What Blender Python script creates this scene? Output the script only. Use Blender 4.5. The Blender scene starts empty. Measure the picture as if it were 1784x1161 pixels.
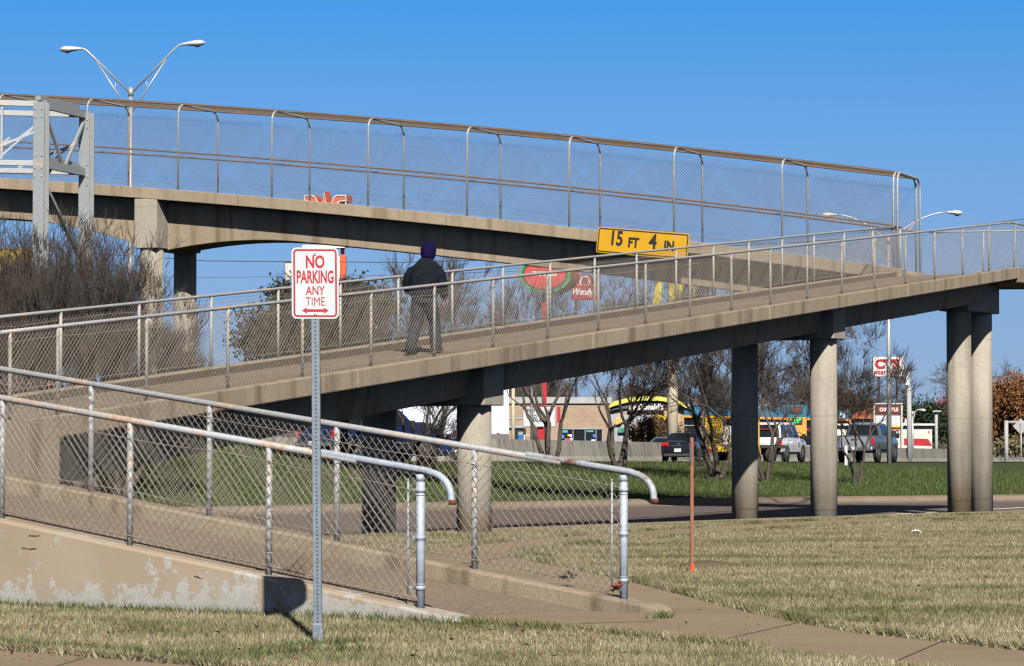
import bpy, bmesh, math, random
import numpy as np
from mathutils import Vector, Matrix, Euler

# ------------------------------------------------------------------ camera, world, sun, exposure
C = bpy.context.scene
COL = C.collection
R = math.radians
CAM_H = 1.5
PITCH = math.atan((760 - 580.5) / 5000.0)
cam_d = bpy.data.cameras.new('camera')
cam = bpy.data.objects.new('camera', cam_d)
COL.objects.link(cam)
cam.location = (0, 0, CAM_H)
cam.rotation_euler = (R(90) + PITCH, 0, 0)
cam_d.sensor_width = 36.0
cam_d.lens = 36.0 * 5000 / 1784
cam_d.clip_start = 0.5
cam_d.clip_end = 6000
C.camera = cam

SUN_EL = 37.3
SUN_DIR = Vector((0.148, -0.989, 0)).normalized() * math.cos(R(SUN_EL)) + Vector((0, 0, math.sin(R(SUN_EL))))
W = bpy.data.worlds.new('World')
C.world = W
W.use_nodes = True
nt = W.node_tree
bgn = nt.nodes['Background']
sky = nt.nodes.new('ShaderNodeTexSky')
sky.sky_type = 'NISHITA'
sky.sun_disc = False
sky.sun_elevation = R(SUN_EL)
sky.sun_rotation = R(172.5)
sky.air_density = 1.0
sky.dust_density = 0.3
sky.ozone_density = 3.0
tc = nt.nodes.new('ShaderNodeTexCoord')
mp = nt.nodes.new('ShaderNodeVectorMath'); mp.operation = 'MULTIPLY_ADD'
mp.inputs[1].default_value = (1, 1, .9); mp.inputs[2].default_value = (0, 0, 0.22)
nrm = nt.nodes.new('ShaderNodeVectorMath'); nrm.operation = 'NORMALIZE'
hsv = nt.nodes.new('ShaderNodeHueSaturation')
sxyz = nt.nodes.new('ShaderNodeSeparateXYZ')
nt.links.new(tc.outputs['Generated'], sxyz.inputs[0])
def sky_curve(stops, sock):               # sky by height: paler at the horizon, dimmed above the view to deepen shade
    r_ = nt.nodes.new('ShaderNodeValToRGB'); e_ = r_.color_ramp.elements
    while len(e_) < len(stops): e_.new(.5)
    for el, (p_, v_) in zip(e_, stops): el.position = p_; el.color = (v_ / 2, v_ / 2, v_ / 2, 1)
    nt.links.new(sxyz.outputs[2], r_.inputs[0])
    m_ = nt.nodes.new('ShaderNodeMath'); m_.operation = 'MULTIPLY'; m_.inputs[1].default_value = 2.0
    nt.links.new(r_.outputs[0], m_.inputs[0]); nt.links.new(m_.outputs[0], sock)
sky_curve([(0, .80), (.04, 1.0), (.10, 1.22), (.15, 1.38), (.22, .65), (1, .5)], hsv.inputs['Saturation'])
sky_curve([(0, .56), (.04, .70), (.10, .88), (.15, 1.0), (.23, .42), (.4, .26), (1, .2)], hsv.inputs['Value'])
nt.links.new(tc.outputs['Generated'], mp.inputs[0])
nt.links.new(mp.outputs[0], nrm.inputs[0])
nt.links.new(nrm.outputs[0], sky.inputs['Vector'])
nt.links.new(sky.outputs[0], hsv.inputs['Color'])
nt.links.new(hsv.outputs[0], bgn.inputs['Color'])
bgn.inputs['Strength'].default_value = 0.09

sl = bpy.data.lights.new('sun', 'SUN')
sl.energy = 5.0
sl.angle = R(0.5)
sl.color = (1.0, 0.93, 0.82)
so = bpy.data.objects.new('sun', sl)
COL.objects.link(so)
so.rotation_euler = (-SUN_DIR).to_track_quat('-Z', 'Y').to_euler()
so.location = (20, -60, 60)
C.view_settings.view_transform = 'Standard'
C.view_settings.look = 'None'
C.view_settings.exposure = 0.85
C.view_settings.gamma = 1.0
C.cycles.max_bounces = 5
C.cycles.diffuse_bounces = 0
C.cycles.transparent_max_bounces = 8
C.cycles.filter_width = 1.3

# ------------------------------------------------------------------ projection of the surveyed photograph points into the world
cT, sT = math.cos(PITCH), math.sin(PITCH)
def ray(x, y):
    dx = (x - 892) / 5000.0; dy = (580.5 - y) / 5000.0
    return Vector((dx, cT - dy * sT, sT + dy * cT))
def at(x, y, Y):
    r = ray(x, y); t = Y / r.y
    return Vector((r.x * t, Y, CAM_H + r.z * t))
def sc_at(Y):
    return 5000.0 / Y                     # pixels of the 1784 wide photo per metre

# ------------------------------------------------------------------ terrain height
def sm(t):
    t = np.clip(t, 0, 1); return t * t * (3 - 2 * t)
BARR = np.array([(-60, 75), (-40, 92), (-20, 106), (-9, 116.5), (-.8, 126), (4, 137), (9.5, 153), (24, 194), (44, 250), (80, 350)], float)
YEP = np.array([(-60, 60), (-32, 81), (-12, 95.6), (.4, 107.5), (10.2, 119.5), (16.1, 132), (21.8, 149), (36.2, 190), (56, 246), (90, 340)], float)
YFP = np.array([(-60, 28), (-20, 60), (-7.4, 68), (-4.4, 70.3), (0, 75), (1.7, 76.5), (4, 78.5), (8.1, 81), (14, 83.5), (30, 91), (80, 112), (200, 165)], float)
def YN(X): return 49 + 1.5 * X
def YF(X): return np.interp(X, YFP[:, 0], YFP[:, 1])
def YE(X): return np.interp(X, YEP[:, 0], YEP[:, 1])
def zh(Y): return 1.5 - .0092 * np.minimum(Y, 260)
def zfun(X, Y):
    X = np.asarray(X, float); Y = np.asarray(Y, float)
    z0 = np.interp(Y, [0, 15, 18.6, 20.6, 22.3, 26, 30, 44, 57, 66, 400], [.2, .2, .16, .17, .14, .09, .05, 0, -.1, -.2, -.2])
    dn = (Y - YN(X)) / 1.803
    zr = z0 - .20 * sm((dn + 1.0) / .85)
    ye = YE(X); yf = np.minimum(YF(X), ye - 6)
    zk = z0 - .20 + .16
    zm = zk + (zh(ye) - zk) * np.clip((Y - yf) / (ye - yf), 0, 1) ** .9
    z = np.where(Y < yf + .3, zr, zr + (zm - zr) * sm((Y - yf - .3) / .6))
    z = np.where(Y > ye, zh(Y), z)
    bump = 3.1 * np.exp(-(((X + 17) / 9.0) ** 2 + ((Y - 84) / 9.0) ** 2))
    return z + np.where(X < 0, bump, 0)
def zf(X, Y): return float(zfun(X, Y))
def G(x, y, lift=0.0):
    r = ray(x, y)
    prev = 12.0
    for Y in np.arange(12.0, 300.0, .25):
        t = Y / r.y
        if CAM_H + r.z * t < zf(r.x * t, Y) + lift:
            a, b = prev, Y
            for _ in range(18):
                m = (a + b) / 2; t = m / r.y
                if CAM_H + r.z * t < zf(r.x * t, m) + lift: b = m
                else: a = m
            t = b / r.y
            return Vector((r.x * t, b, zf(r.x * t, b)))
        prev = Y
    t = 250 / r.y
    return Vector((r.x * t, 250, zf(r.x * t, 250)))

# ------------------------------------------------------------------ object helpers
ORG = {}
def tag(o, label=None, cat=None, group=None, kind=None):
    if label: o['label'] = label
    if cat: o['category'] = cat
    if group: o['group'] = group
    if kind: o['kind'] = kind
    return o
def thing(name, label, cat, loc=(0, 0, 0), group=None, rotz=0.0, local=False):
    o = bpy.data.objects.new(name, None)
    COL.objects.link(o)
    o.empty_display_size = .3
    o.location = loc; o.rotation_euler = (0, 0, rotz)
    ORG[o.name] = Vector((0, 0, 0)) if local else Vector(loc)
    return tag(o, label, cat, group)

class MB:
    def __init__(s): s.v = []; s.f = []; s.m = []; s.cur = 0; s.sm = []; s.smooth = False
    def add(s, vs, fs):
        b = len(s.v)
        s.v.extend([tuple(p) for p in vs])
        for f in fs:
            s.f.append(tuple(i + b for i in f)); s.m.append(s.cur); s.sm.append(s.smooth)
        return s
    def np_add(s, V, Fc):
        b = len(s.v)
        s.v.extend(map(tuple, V.tolist()))
        Fc = (Fc + b).tolist()
        s.f.extend(map(tuple, Fc)); s.m.extend([s.cur] * len(Fc)); s.sm.extend([s.smooth] * len(Fc))
        return s
    def hexa(s, p):                       # p: 4 bottom ccw + 4 top
        return s.add(p, [(3, 2, 1, 0), (4, 5, 6, 7), (0, 1, 5, 4), (1, 2, 6, 5), (2, 3, 7, 6), (3, 0, 4, 7)])
    def box(s, c, d, rz=0.0):
        cx, cy, cz = c; x, y, z = d[0] / 2, d[1] / 2, d[2] / 2
        ca, sa = math.cos(rz), math.sin(rz)
        P = []
        for zz in (-z, z):
            for xx, yy in ((-x, -y), (x, -y), (x, y), (-x, y)):
                P.append((cx + xx * ca - yy * sa, cy + xx * sa + yy * ca, cz + zz))
        return s.hexa(P)
    def obox(s, o, u, v, w):              # corner o and three edge vectors
        o, u, v, w = map(Vector, (o, u, v, w))
        P = [o, o + u, o + u + v, o + v, o + w, o + u + w, o + u + v + w, o + v + w]
        if u.cross(v).dot(w) < 0: P = [P[i] for i in (3, 2, 1, 0, 7, 6, 5, 4)]
        return s.hexa(P)
    def bar(s, a, b, wid, hei, up=(0, 0, 1)):
        a, b = Vector(a), Vector(b); d = (b - a).normalized()
        up = Vector(up)
        if abs(d.dot(up)) > .98: up = Vector((0, 1, 0))
        sd = d.cross(up).normalized(); u = sd.cross(d).normalized()
        return s.obox(a - sd * wid / 2 - u * hei / 2, b - a, sd * wid, u * hei)
    def tube(s, pts, r, n=10, caps=True, smooth=True):
        pts = [Vector(p) for p in pts]
        k = len(pts)
        rr = r if isinstance(r, (list, tuple)) else [r] * k
        old = s.smooth
        t0 = (pts[1] - pts[0]).normalized()
        up = Vector((0, 0, 1)) if abs(t0.z) < .95 else Vector((1, 0, 0))
        u = t0.cross(up).normalized()
        V = []
        for i in range(k):
            if i == 0: t = (pts[1] - pts[0])
            elif i == k - 1: t = (pts[-1] - pts[-2])
            else: t = (pts[i + 1] - pts[i]).normalized() + (pts[i] - pts[i - 1]).normalized()
            t.normalize()
            u = (u - t * u.dot(t)).normalized(); w = t.cross(u)
            for j in range(n):
                a = 2 * math.pi * j / n
                V.append(pts[i] + (u * math.cos(a) + w * math.sin(a)) * rr[i])
        Fc = []
        for i in range(k - 1):
            for j in range(n):
                j2 = (j + 1) % n
                Fc.append((i * n + j, i * n + j2, (i + 1) * n + j2, (i + 1) * n + j))
        s.smooth = smooth
        b = len(s.v)
        s.add(V, Fc)
        s.smooth = False
        if caps:
            s.f.append(tuple(b + j for j in reversed(range(n)))); s.m.append(s.cur); s.sm.append(False)
            s.f.append(tuple(b + (k - 1) * n + j for j in range(n))); s.m.append(s.cur); s.sm.append(False)
        s.smooth = old
        return s
    def lathe(s, prof, c, n=24, axis='z', smooth=True):      # prof: (radius, height)
        c = Vector(c); V = []; Fc = []
        for r, h in prof:
            for j in range(n):
                a = 2 * math.pi * j / n
                p = (r * math.cos(a), r * math.sin(a), h)
                if axis == 'x': p = (p[2], p[0], p[1])
                if axis == 'y': p = (p[0], p[2], -p[1]) if False else (p[1], p[2], p[0])
                V.append(c + Vector(p))
        for i in range(len(prof) - 1):
            for j in range(n):
                j2 = (j + 1) % n
                Fc.append((i * n + j, i * n + j2, (i + 1) * n + j2, (i + 1) * n + j))
        Fc.append(tuple(reversed(range(n)))); Fc.append(tuple((len(prof) - 1) * n + j for j in range(n)))
        old = s.smooth; s.smooth = smooth; s.add(V, Fc); s.smooth = old
        return s
    def loft(s, rings, closed=True, caps=True, smooth=False):
        n = len(rings[0]); V = [p for rg in rings for p in rg]; Fc = []
        for i in range(len(rings) - 1):
            for j in range(n if closed else n - 1):
                j2 = (j + 1) % n
                Fc.append((i * n + j, i * n + j2, (i + 1) * n + j2, (i + 1) * n + j))
        if caps:
            Fc.append(tuple(reversed(range(n)))); Fc.append(tuple((len(rings) - 1) * n + j for j in range(n)))
        old = s.smooth; s.smooth = smooth; s.add(V, Fc); s.smooth = old
        return s
    def prism(s, poly, o, u, v, w):       # 2-D outline in the frame (o,u,v), thickness vector w
        o, u, v, w = map(Vector, (o, u, v, w))
        A = [o + u * a + v * b for a, b in poly]
        B = [p + w for p in A]; n = len(A)
        Fc = [tuple(reversed(range(n))), tuple(n + i for i in range(n))]
        for i in range(n):
            j = (i + 1) % n
            Fc.append((i, j, n + j, n + i))
        return s.add(A + B, Fc)
    def cones(s, P0, P1, r0, r1, n=5, smooth=True):          # many tapered bars at once
        P0 = np.asarray(P0, float); P1 = np.asarray(P1, float)
        if len(P0) == 0: return s
        d = P1 - P0; L = np.linalg.norm(d, axis=1, keepdims=True); d = d / np.maximum(L, 1e-9)
        up = np.where(np.abs(d[:, 2:3]) < .9, np.array([[0, 0, 1.]]), np.array([[1., 0, 0]]))
        u = np.cross(d, up); u /= np.linalg.norm(u, axis=1, keepdims=True); w = np.cross(d, u)
        a = np.arange(n) * 2 * math.pi / n
        ca, sa = np.cos(a), np.sin(a)
        r0 = np.broadcast_to(np.asarray(r0, float), (len(P0),)); r1 = np.broadcast_to(np.asarray(r1, float), (len(P0),))
        ring = u[:, None, :] * ca[None, :, None] + w[:, None, :] * sa[None, :, None]
        A = P0[:, None, :] + ring * r0[:, None, None]; B = P1[:, None, :] + ring * r1[:, None, None]
        V = np.concatenate([A, B], 1).reshape(-1, 3)
        j = np.arange(n); j2 = (j + 1) % n
        q = np.stack([j, j2, j2 + n, j + n], 1)
        Fc = (q[None] + (np.arange(len(P0)) * 2 * n)[:, None, None]).reshape(-1, 4)
        old = s.smooth; s.smooth = smooth; s.np_add(V, Fc); s.smooth = old
        return s
    def build(s, name, mats, parent=None, bevel=0.0, loc=None, local=False, segs=2, weld=False):
        if not isinstance(mats, (list, tuple)): mats = [mats]
        me = bpy.data.meshes.new(name)
        o = bpy.data.objects.new(name, me)
        COL.objects.link(o)
        if parent is not None:
            o.parent = parent; org = ORG[parent.name]
        else:
            org = Vector(loc) if loc is not None else Vector((0, 0, 0))
            if not local: o.location = org
        ORG[o.name] = org
        V = np.array(s.v, float).reshape(-1, 3)
        if not local: V = V - np.array(org)
        me.from_pydata(V.tolist(), [], s.f)
        for m in mats: me.materials.append(m)
        me.polygons.foreach_set('material_index', s.m)
        me.polygons.foreach_set('use_smooth', s.sm)
        me.update()
        if bevel > 0:
            b = o.modifiers.new('bevel', 'BEVEL'); b.width = bevel; b.segments = segs; b.limit_method = 'ANGLE'; b.angle_limit = R(40)
        return o

def text_obj(body, size, o, u, v, mat, parent, name='lettering', extrude=.002, xs=1.0, bold=0.0, align='CENTER', shear=0.0):
    """lettering as a mesh: origin o is the centre, u along the writing, v up"""
    cu = bpy.data.curves.new(name, 'FONT')
    cu.body = body; cu.size = size; cu.extrude = extrude; cu.offset = bold; cu.shear = shear
    cu.align_x = align; cu.align_y = 'CENTER'; cu.resolution_u = 3
    t = bpy.data.objects.new(name + '_curve', cu)
    me = bpy.data.meshes.new_from_object(t)
    me.name = name
    bpy.data.objects.remove(t); bpy.data.curves.remove(cu)
    u = Vector(u).normalized(); v = Vector(v).normalized(); w = u.cross(v)
    org = ORG[parent.name]
    M = Matrix(((u.x * xs, v.x, w.x, o[0] - org.x), (u.y * xs, v.y, w.y, o[1] - org.y), (u.z * xs, v.z, w.z, o[2] - org.z), (0, 0, 0, 1)))
    me.transform(M)
    ob = bpy.data.objects.new(name, me)
    COL.objects.link(ob)
    me.materials.clear(); me.materials.append(mat)
    ob.parent = parent; ORG[ob.name] = org
    return ob

# ------------------------------------------------------------------ materials
MATS = {}
def nodes_of(name):
    m = bpy.data.materials.new(name); m.use_nodes = True
    t = m.node_tree
    return m, t, t.nodes['Principled BSDF']
def N(t, kind, **kw):
    n = t.nodes.new(kind)
    for k, v in kw.items(): setattr(n, k, v)
    return n
def geo_pos(t, scale=(1, 1, 1)):
    g = N(t, 'ShaderNodeNewGeometry')
    m = N(t, 'ShaderNodeVectorMath', operation='MULTIPLY'); m.inputs[1].default_value = scale
    t.links.new(g.outputs['Position'], m.inputs[0]); return m.outputs[0]
def noise(t, vec, scale, detail=4, rough=.55):
    n = N(t, 'ShaderNodeTexNoise'); n.inputs['Scale'].default_value = scale
    n.inputs['Detail'].default_value = detail; n.inputs['Roughness'].default_value = rough
    t.links.new(vec, n.inputs['Vector']); return n.outputs['Fac']
def ramp(t, fac, stops):
    r = N(t, 'ShaderNodeValToRGB')
    els = r.color_ramp.elements
    while len(els) < len(stops): els.new(.5)
    for e, (p, c) in zip(els, stops):
        e.position = p; e.color = (c[0], c[1], c[2], 1) if isinstance(c, (tuple, list)) else (c, c, c, 1)
    t.links.new(fac, r.inputs[0]); return r.outputs[0]
def mix(t, a, b, fac, mode='MIX'):
    n = N(t, 'ShaderNodeMix', data_type='RGBA', blend_type=mode)
    for sock, val in ((n.inputs[6], a), (n.inputs[7], b)):
        if isinstance(val, (tuple, list)): sock.default_value = (*val[:3], 1)
        else: t.links.new(val, sock)
    if isinstance(fac, (int, float)): n.inputs[0].default_value = fac
    else: t.links.new(fac, n.inputs[0])
    return n.outputs[2]
def bump(t, p, h, strength=.3, dist=.01):
    b = N(t, 'ShaderNodeBump'); b.inputs['Strength'].default_value = strength; b.inputs['Distance'].default_value = dist
    t.links.new(h, b.inputs['Height']); t.links.new(b.outputs[0], p.inputs['Normal'])
def plain(name, col, rough=.6, metal=0.0, var=.12, vscale=3.0, coat=0.0, emit=0.0, spec=None):
    if name in MATS: return MATS[name]
    m, t, p = nodes_of(name)
    v = geo_pos(t)
    f = noise(t, v, vscale, 5)
    dark = tuple(c * (1 - var) for c in col); lite = tuple(min(1, c * (1 + var)) for c in col)
    c = ramp(t, f, [(.3, dark), (.7, lite)])
    t.links.new(c, p.inputs['Base Color'])
    p.inputs['Roughness'].default_value = rough; p.inputs['Metallic'].default_value = metal
    if coat: p.inputs['Coat Weight'].default_value = coat
    if spec is not None: p.inputs['Specular IOR Level'].default_value = spec
    if emit:
        t.links.new(c, p.inputs['Emission Color']); p.inputs['Emission Strength'].default_value = emit
    MATS[name] = m; return m
def concrete(name, base, stain=.5, streak=.5, fine=.12, rough=.85, pebble=0.0, bmp=.25, joints=0.0):
    m, t, p = nodes_of(name)
    v = geo_pos(t)
    a = noise(t, v, .55, 5, .6); b = noise(t, v, 5.0, 6, .65); s = noise(t, geo_pos(t, (2.2, 2.2, .12)), 1.6, 5, .6)
    g = noise(t, v, 55, 3, .6)
    c = ramp(t, a, [(.3, tuple(x * .84 for x in base)), (.7, tuple(min(1, x * 1.1) for x in base))])
    c = mix(t, c, (.55, .52, .48), ramp(t, b, [(.5, 0), (.95, stain)]), 'MULTIPLY')
    c = mix(t, c, (.42, .38, .33), ramp(t, s, [(.50, 0), (.70, streak)]), 'MULTIPLY')
    c = mix(t, c, (1 - fine * 2.5,) * 3, ramp(t, g, [(.42, 0), (.68, 1)]), 'MULTIPLY')
    if joints:                            # form-lift lines cast into the concrete
        sp = N(t, 'ShaderNodeSeparateXYZ'); t.links.new(v, sp.inputs[0])
        mo = N(t, 'ShaderNodeMath', operation='MODULO'); mo.inputs[1].default_value = joints
        t.links.new(sp.outputs[2], mo.inputs[0])
        lt = N(t, 'ShaderNodeMath', operation='LESS_THAN'); lt.inputs[1].default_value = .014
        ab = N(t, 'ShaderNodeMath', operation='ABSOLUTE'); t.links.new(mo.outputs[0], ab.inputs[0]); t.links.new(ab.outputs[0], lt.inputs[0])
        c = mix(t, c, (.70, .67, .62), lt.outputs[0], 'MULTIPLY')
        ft = N(t, 'ShaderNodeMapRange'); ft.inputs[1].default_value = .05; ft.inputs[2].default_value = .75; ft.inputs[3].default_value = .9; ft.inputs[4].default_value = 0
        t.links.new(sp.outputs[2], ft.inputs[0])
        fm = N(t, 'ShaderNodeMath', operation='MULTIPLY'); t.links.new(ft.outputs[0], fm.inputs[0]); t.links.new(ramp(t, a, [(.42, 0), (.6, 1)]), fm.inputs[1])
        c = mix(t, c, (.80, .62, .44), fm.outputs[0], 'MULTIPLY')      # soil splash at the foot
    if pebble:
        vo = N(t, 'ShaderNodeTexVoronoi'); vo.inputs['Scale'].default_value = 48; t.links.new(v, vo.inputs['Vector'])
        pc = N(t, 'ShaderNodeSeparateColor'); t.links.new(vo.outputs['Color'], pc.inputs[0])
        c = mix(t, c, (.45, .36, .30), ramp(t, pc.outputs[0], [(.45, 0), (.9, pebble)]), 'MULTIPLY')
        c = mix(t, c, (1.5, 1.45, 1.4), ramp(t, pc.outputs[1], [(.8, 0), (.95, pebble)]), 'MULTIPLY')
    t.links.new(c, p.inputs['Base Color'])
    p.inputs['Roughness'].default_value = rough
    p.inputs['Specular IOR Level'].default_value = .25
    bump(t, p, mix(t, b, g, .5), bmp, .01)
    MATS[name] = m; return m
M_fascia = concrete('weathered_concrete', (0.264, 0.2145, 0.1584), .45, .75)
M_pier = concrete('grey_concrete', (.285, .262, .222), .45, .6, joints=1.9)
M_walk = concrete('pebbled_walkway', (.185, .146, .112), .35, 0, pebble=.45, bmp=.2)
M_path = concrete('brown_path_concrete', (.218, .166, .114), .3, 0, fine=.08)
M_road = concrete('worn_road_concrete', (.118, .092, .084), .35, 0, fine=.14)
M_curb = concrete('kerb_concrete', (0.1782, 0.1419, 0.1089), .45, .2)
M_jersey = concrete('barrier_concrete', (0.2376, 0.2277, 0.2046), .4, .95)
M_asphalt = concrete('dark_asphalt', (0.0363, 0.037, 0.0409), .2, 0)

def wall_peel():
    m, t, p = nodes_of('peeling_painted_concrete')
    v = geo_pos(t)
    a = noise(t, v, .9, 6, .6); b = noise(t, v, 5.5, 8, .7); f = noise(t, v, 30, 4, .7)
    base = ramp(t, a, [(.3, (.265, .205, .148)), (.55, (.30, .24, .178)), (.75, (.31, .27, .215))])
    sx = N(t, 'ShaderNodeSeparateXYZ'); g = N(t, 'ShaderNodeNewGeometry'); t.links.new(g.outputs['Position'], sx.inputs[0])
    low = N(t, 'ShaderNodeMapRange'); low.inputs[1].default_value = .05; low.inputs[2].default_value = .42
    low.inputs[3].default_value = .16; low.inputs[4].default_value = -.05
    t.links.new(sx.outputs[2], low.inputs[0])
    ad = N(t, 'ShaderNodeMath', operation='ADD'); t.links.new(mix(t, b, a, .22), ad.inputs[0]); t.links.new(low.outputs[0], ad.inputs[1])
    msk = ramp(t, ad.outputs[0], [(.505, 0), (.54, .9)])
    white = ramp(t, f, [(.3, (.27, .28, .275)), (.7, (.40, .405, .395))])
    c = mix(t, base, white, msk)
    c = mix(t, c, (0.330, 0.317, 0.297), ramp(t, f, [(.62, 0), (.8, .6)]), 'MULTIPLY')
    # damp grey foot of the wall
    low2 = N(t, 'ShaderNodeMapRange'); low2.inputs[1].default_value = .1; low2.inputs[2].default_value = .36
    low2.inputs[3].default_value = .75; low2.inputs[4].default_value = 0
    t.links.new(sx.outputs[2], low2.inputs[0])
    n2 = N(t, 'ShaderNodeMath', operation='MULTIPLY'); t.links.new(low2.outputs[0], n2.inputs[0]); t.links.new(ramp(t, a, [(.35, .4), (.65, 1)]), n2.inputs[1])
    c = mix(t, c, (0.198, 0.188, 0.168), n2.outputs[0])
    t.links.new(c, p.inputs['Base Color']); p.inputs['Roughness'].default_value = .9
    bump(t, p, mix(t, msk, b, .5), .5, .006)
    return m
M_peel = wall_peel()

def galv(name, col, rust, rustcol=(.17, .075, .035), rough=.62, metal=.12, solid=None):
    m, t, p = nodes_of(name)
    v = geo_pos(t)
    a = noise(t, v, 2.2, 6, .65); b = noise(t, v, 26, 4, .6)
    c = ramp(t, b, [(.3, tuple(x * .82 for x in col)), (.7, tuple(min(1, x * 1.15) for x in col))])
    msk = ramp(t, a, [(.62 - .22 * rust, 0), (.70 - .18 * rust, min(1.0, .55 + rust * .4) if solid is None else solid)])
    c = mix(t, c, ramp(t, b, [(.3, rustcol), (.7, tuple(min(1, x * 1.8) for x in rustcol))]), msk)
    t.links.new(c, p.inputs['Base Color'])
    p.inputs['Roughness'].default_value = rough
    mm = N(t, 'ShaderNodeMath', operation='MULTIPLY_ADD'); t.links.new(msk, mm.inputs[0]); mm.inputs[1].default_value = -metal * .9; mm.inputs[2].default_value = metal
    t.links.new(mm.outputs[0], p.inputs['Metallic'])
    bump(t, p, mix(t, msk, b, .5), .15, .002)
    return m
M_rail = galv('galvanised_rail', (.25, .258, .27), .38, (.26, .17, .11))
M_post = galv('galvanised_post', (.29, .30, .315), .12, (.30, .22, .15))
M_postblue = galv('blue_grey_end_post', (0.2904, 0.33, 0.396), .1, (.22, .1, .05))
M_oldpost = galv('weathered_post', (0.2838, 0.2772, 0.264), .3, (.28, .22, .16))
M_rusty = galv('rusty_brown_pipe', (0.1452, 0.1122, 0.0858), .8, (.15, .075, .045), .75, .2)
M_wire = plain('galvanised_wire', (.235, .21, .185), .7, .12, .2, 9)
M_wired = plain('weathered_wire', (.165, .14, .12), .75, .1, .25, 9)
M_steel = galv('gantry_steel', (0.27, 0.29, 0.305), .12, (.32, .22, .14), .5, .3)
M_lamp = plain('lamp_pole_aluminium', (0.3432, 0.3498, 0.3564), .45, .4, .08, 4)
M_lamphead = plain('lamp_head_paint', (0.3828, 0.3894, 0.4026), .45, .1, .05, 4)
M_lens = plain('lamp_lens_grey', (0.18, 0.19, 0.21), .15, 0, .05)
M_white = plain('white_paint', (0.5624, 0.5624, 0.5624), .45, 0, .06, 2)
M_signwhite = plain('sign_face_white', (.385, .415, .445), .4, 0, .04, 2)
M_red = plain('sign_red', (.30, .008, .014), .4, 0, .06, 6)
M_yellow = plain('sign_yellow', (0.4356, 0.2376, 0.0053), .45, 0, .07, 4)
M_black = plain('black_paint', (0.012, 0.012, 0.013), .5, 0, .1)
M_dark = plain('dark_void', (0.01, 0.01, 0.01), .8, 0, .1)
M_bolt = plain('bolt_metal', (0.62, 0.62, 0.62), .25, .8, .05)
M_orange = plain('bright_orange', (0.5148, 0.066, 0.0132), .5, 0, .08, 4)
M_glass = plain('dark_window_glass', (0.010, 0.013, 0.018), .12, 0, .2, spec=.25)
M_bark = plain('tree_bark', (.058, .047, .039), .9, 0, .35, 6)
M_barkd = plain('dark_twig_bark', (0.046, 0.036, 0.031), .9, 0, .3, 6)
M_twigg = plain('grey_twigs', (0.085, 0.071, 0.063), .9, 0, .3, 4)
M_rubber = plain('tyre_rubber', (0.014, 0.014, 0.015), .8, 0, .2)
M_alloy = plain('wheel_alloy', (0.363, 0.3696, 0.3828), .3, .7, .05)
# ------------------------------------------------------------------ ground, lawn, paths, roads (the setting)
def grass_mat(name, blades):
    """tan dormant turf with green patches; lush green on the median; the same colours for soil sheet and blades"""
    m, t, p = nodes_of(name)
    v = geo_pos(t)
    a = noise(t, v, .42, 5, .62); b = noise(t, v, 2.4, 5, .6); f = noise(t, v, 22, 3, .6)
    tan = ramp(t, f, [(.25, (.135, .114, .074)), (.5, (.270, .243, .166)), (.8, (.385, .355, .265))])
    grn = ramp(t, f, [(.25, (0.0333, 0.0459, 0.0148)), (.6, (0.0851, 0.0999, 0.0333)), (.85, (0.1480, 0.1406, 0.0629))])
    a2 = noise(t, geo_pos(t, (.30, 1.0, 1)), .62, 6, .65)
    mk = ramp(t, mix(t, a2, b, .30), [(.47, .12), (.60, .9)])
    c = mix(t, tan, grn, mk)
    lush = ramp(t, mix(t, f, b, .5), [(.3, (.030, .047, .015)), (.55, (.062, .088, .030)), (.8, (.125, .135, .062))])
    at_ = N(t, 'ShaderNodeAttribute'); at_.attribute_name = 'lush'
    c = mix(t, c, lush, at_.outputs['Fac'])
    if blades:
        g = N(t, 'ShaderNodeNewGeometry')
        c = mix(t, c, ramp(t, g.outputs['Random Per Island'], [(0, (.55, .5, .42)), (.5, (1, 1, 1)), (1, (1.45, 1.4, 1.3))]), .9, 'MULTIPLY')
    else:
        c = mix(t, c, (.62, .56, .48), .75, 'MULTIPLY')
        bump(t, p, mix(t, f, b, .4), .8, .04)
    t.links.new(c, p.inputs['Base Color'])
    p.inputs['Roughness'].default_value = .85; p.inputs['Specular IOR Level'].default_value = .15
    return m
M_soil = grass_mat('turf_ground', False)
M_blade = grass_mat('turf_blades', True)

def lush_of(X, Y):
    return np.clip((Y - YF(X)) / .5, 0, 1)
def build_ground():
    xs = np.concatenate([np.linspace(-900, -60, 15)[:-1], np.arange(-60, -24, 2.), np.arange(-24, 24, .5), np.arange(24, 70, 2.), np.linspace(70, 900, 15)])
    ys = np.concatenate([np.arange(-30, 12, 3.), np.arange(12, 80, .5), np.arange(80, 130, 1.), np.arange(130, 260, 4.), np.geomspace(262, 4500, 22)])
    Xg, Yg = np.meshgrid(xs, ys); Z = zfun(Xg, Yg)
    V = np.stack([Xg, Yg, Z], -1).reshape(-1, 3); nx, ny = len(xs), len(ys)
    i = np.arange(nx - 1)[None] + np.arange(ny - 1)[:, None] * nx
    Fc = np.stack([i, i + 1, i + nx + 1, i + nx], -1).reshape(-1, 4)
    mb = MB(); mb.smooth = True; mb.np_add(V, Fc)
    o = mb.build('ground', M_soil)
    at_ = o.data.attributes.new('lush', 'FLOAT', 'POINT')
    at_.data.foreach_set('value', lush_of(V[:, 0], V[:, 1]).astype(np.float32))
    tag(o, kind='structure')
build_ground()

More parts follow.
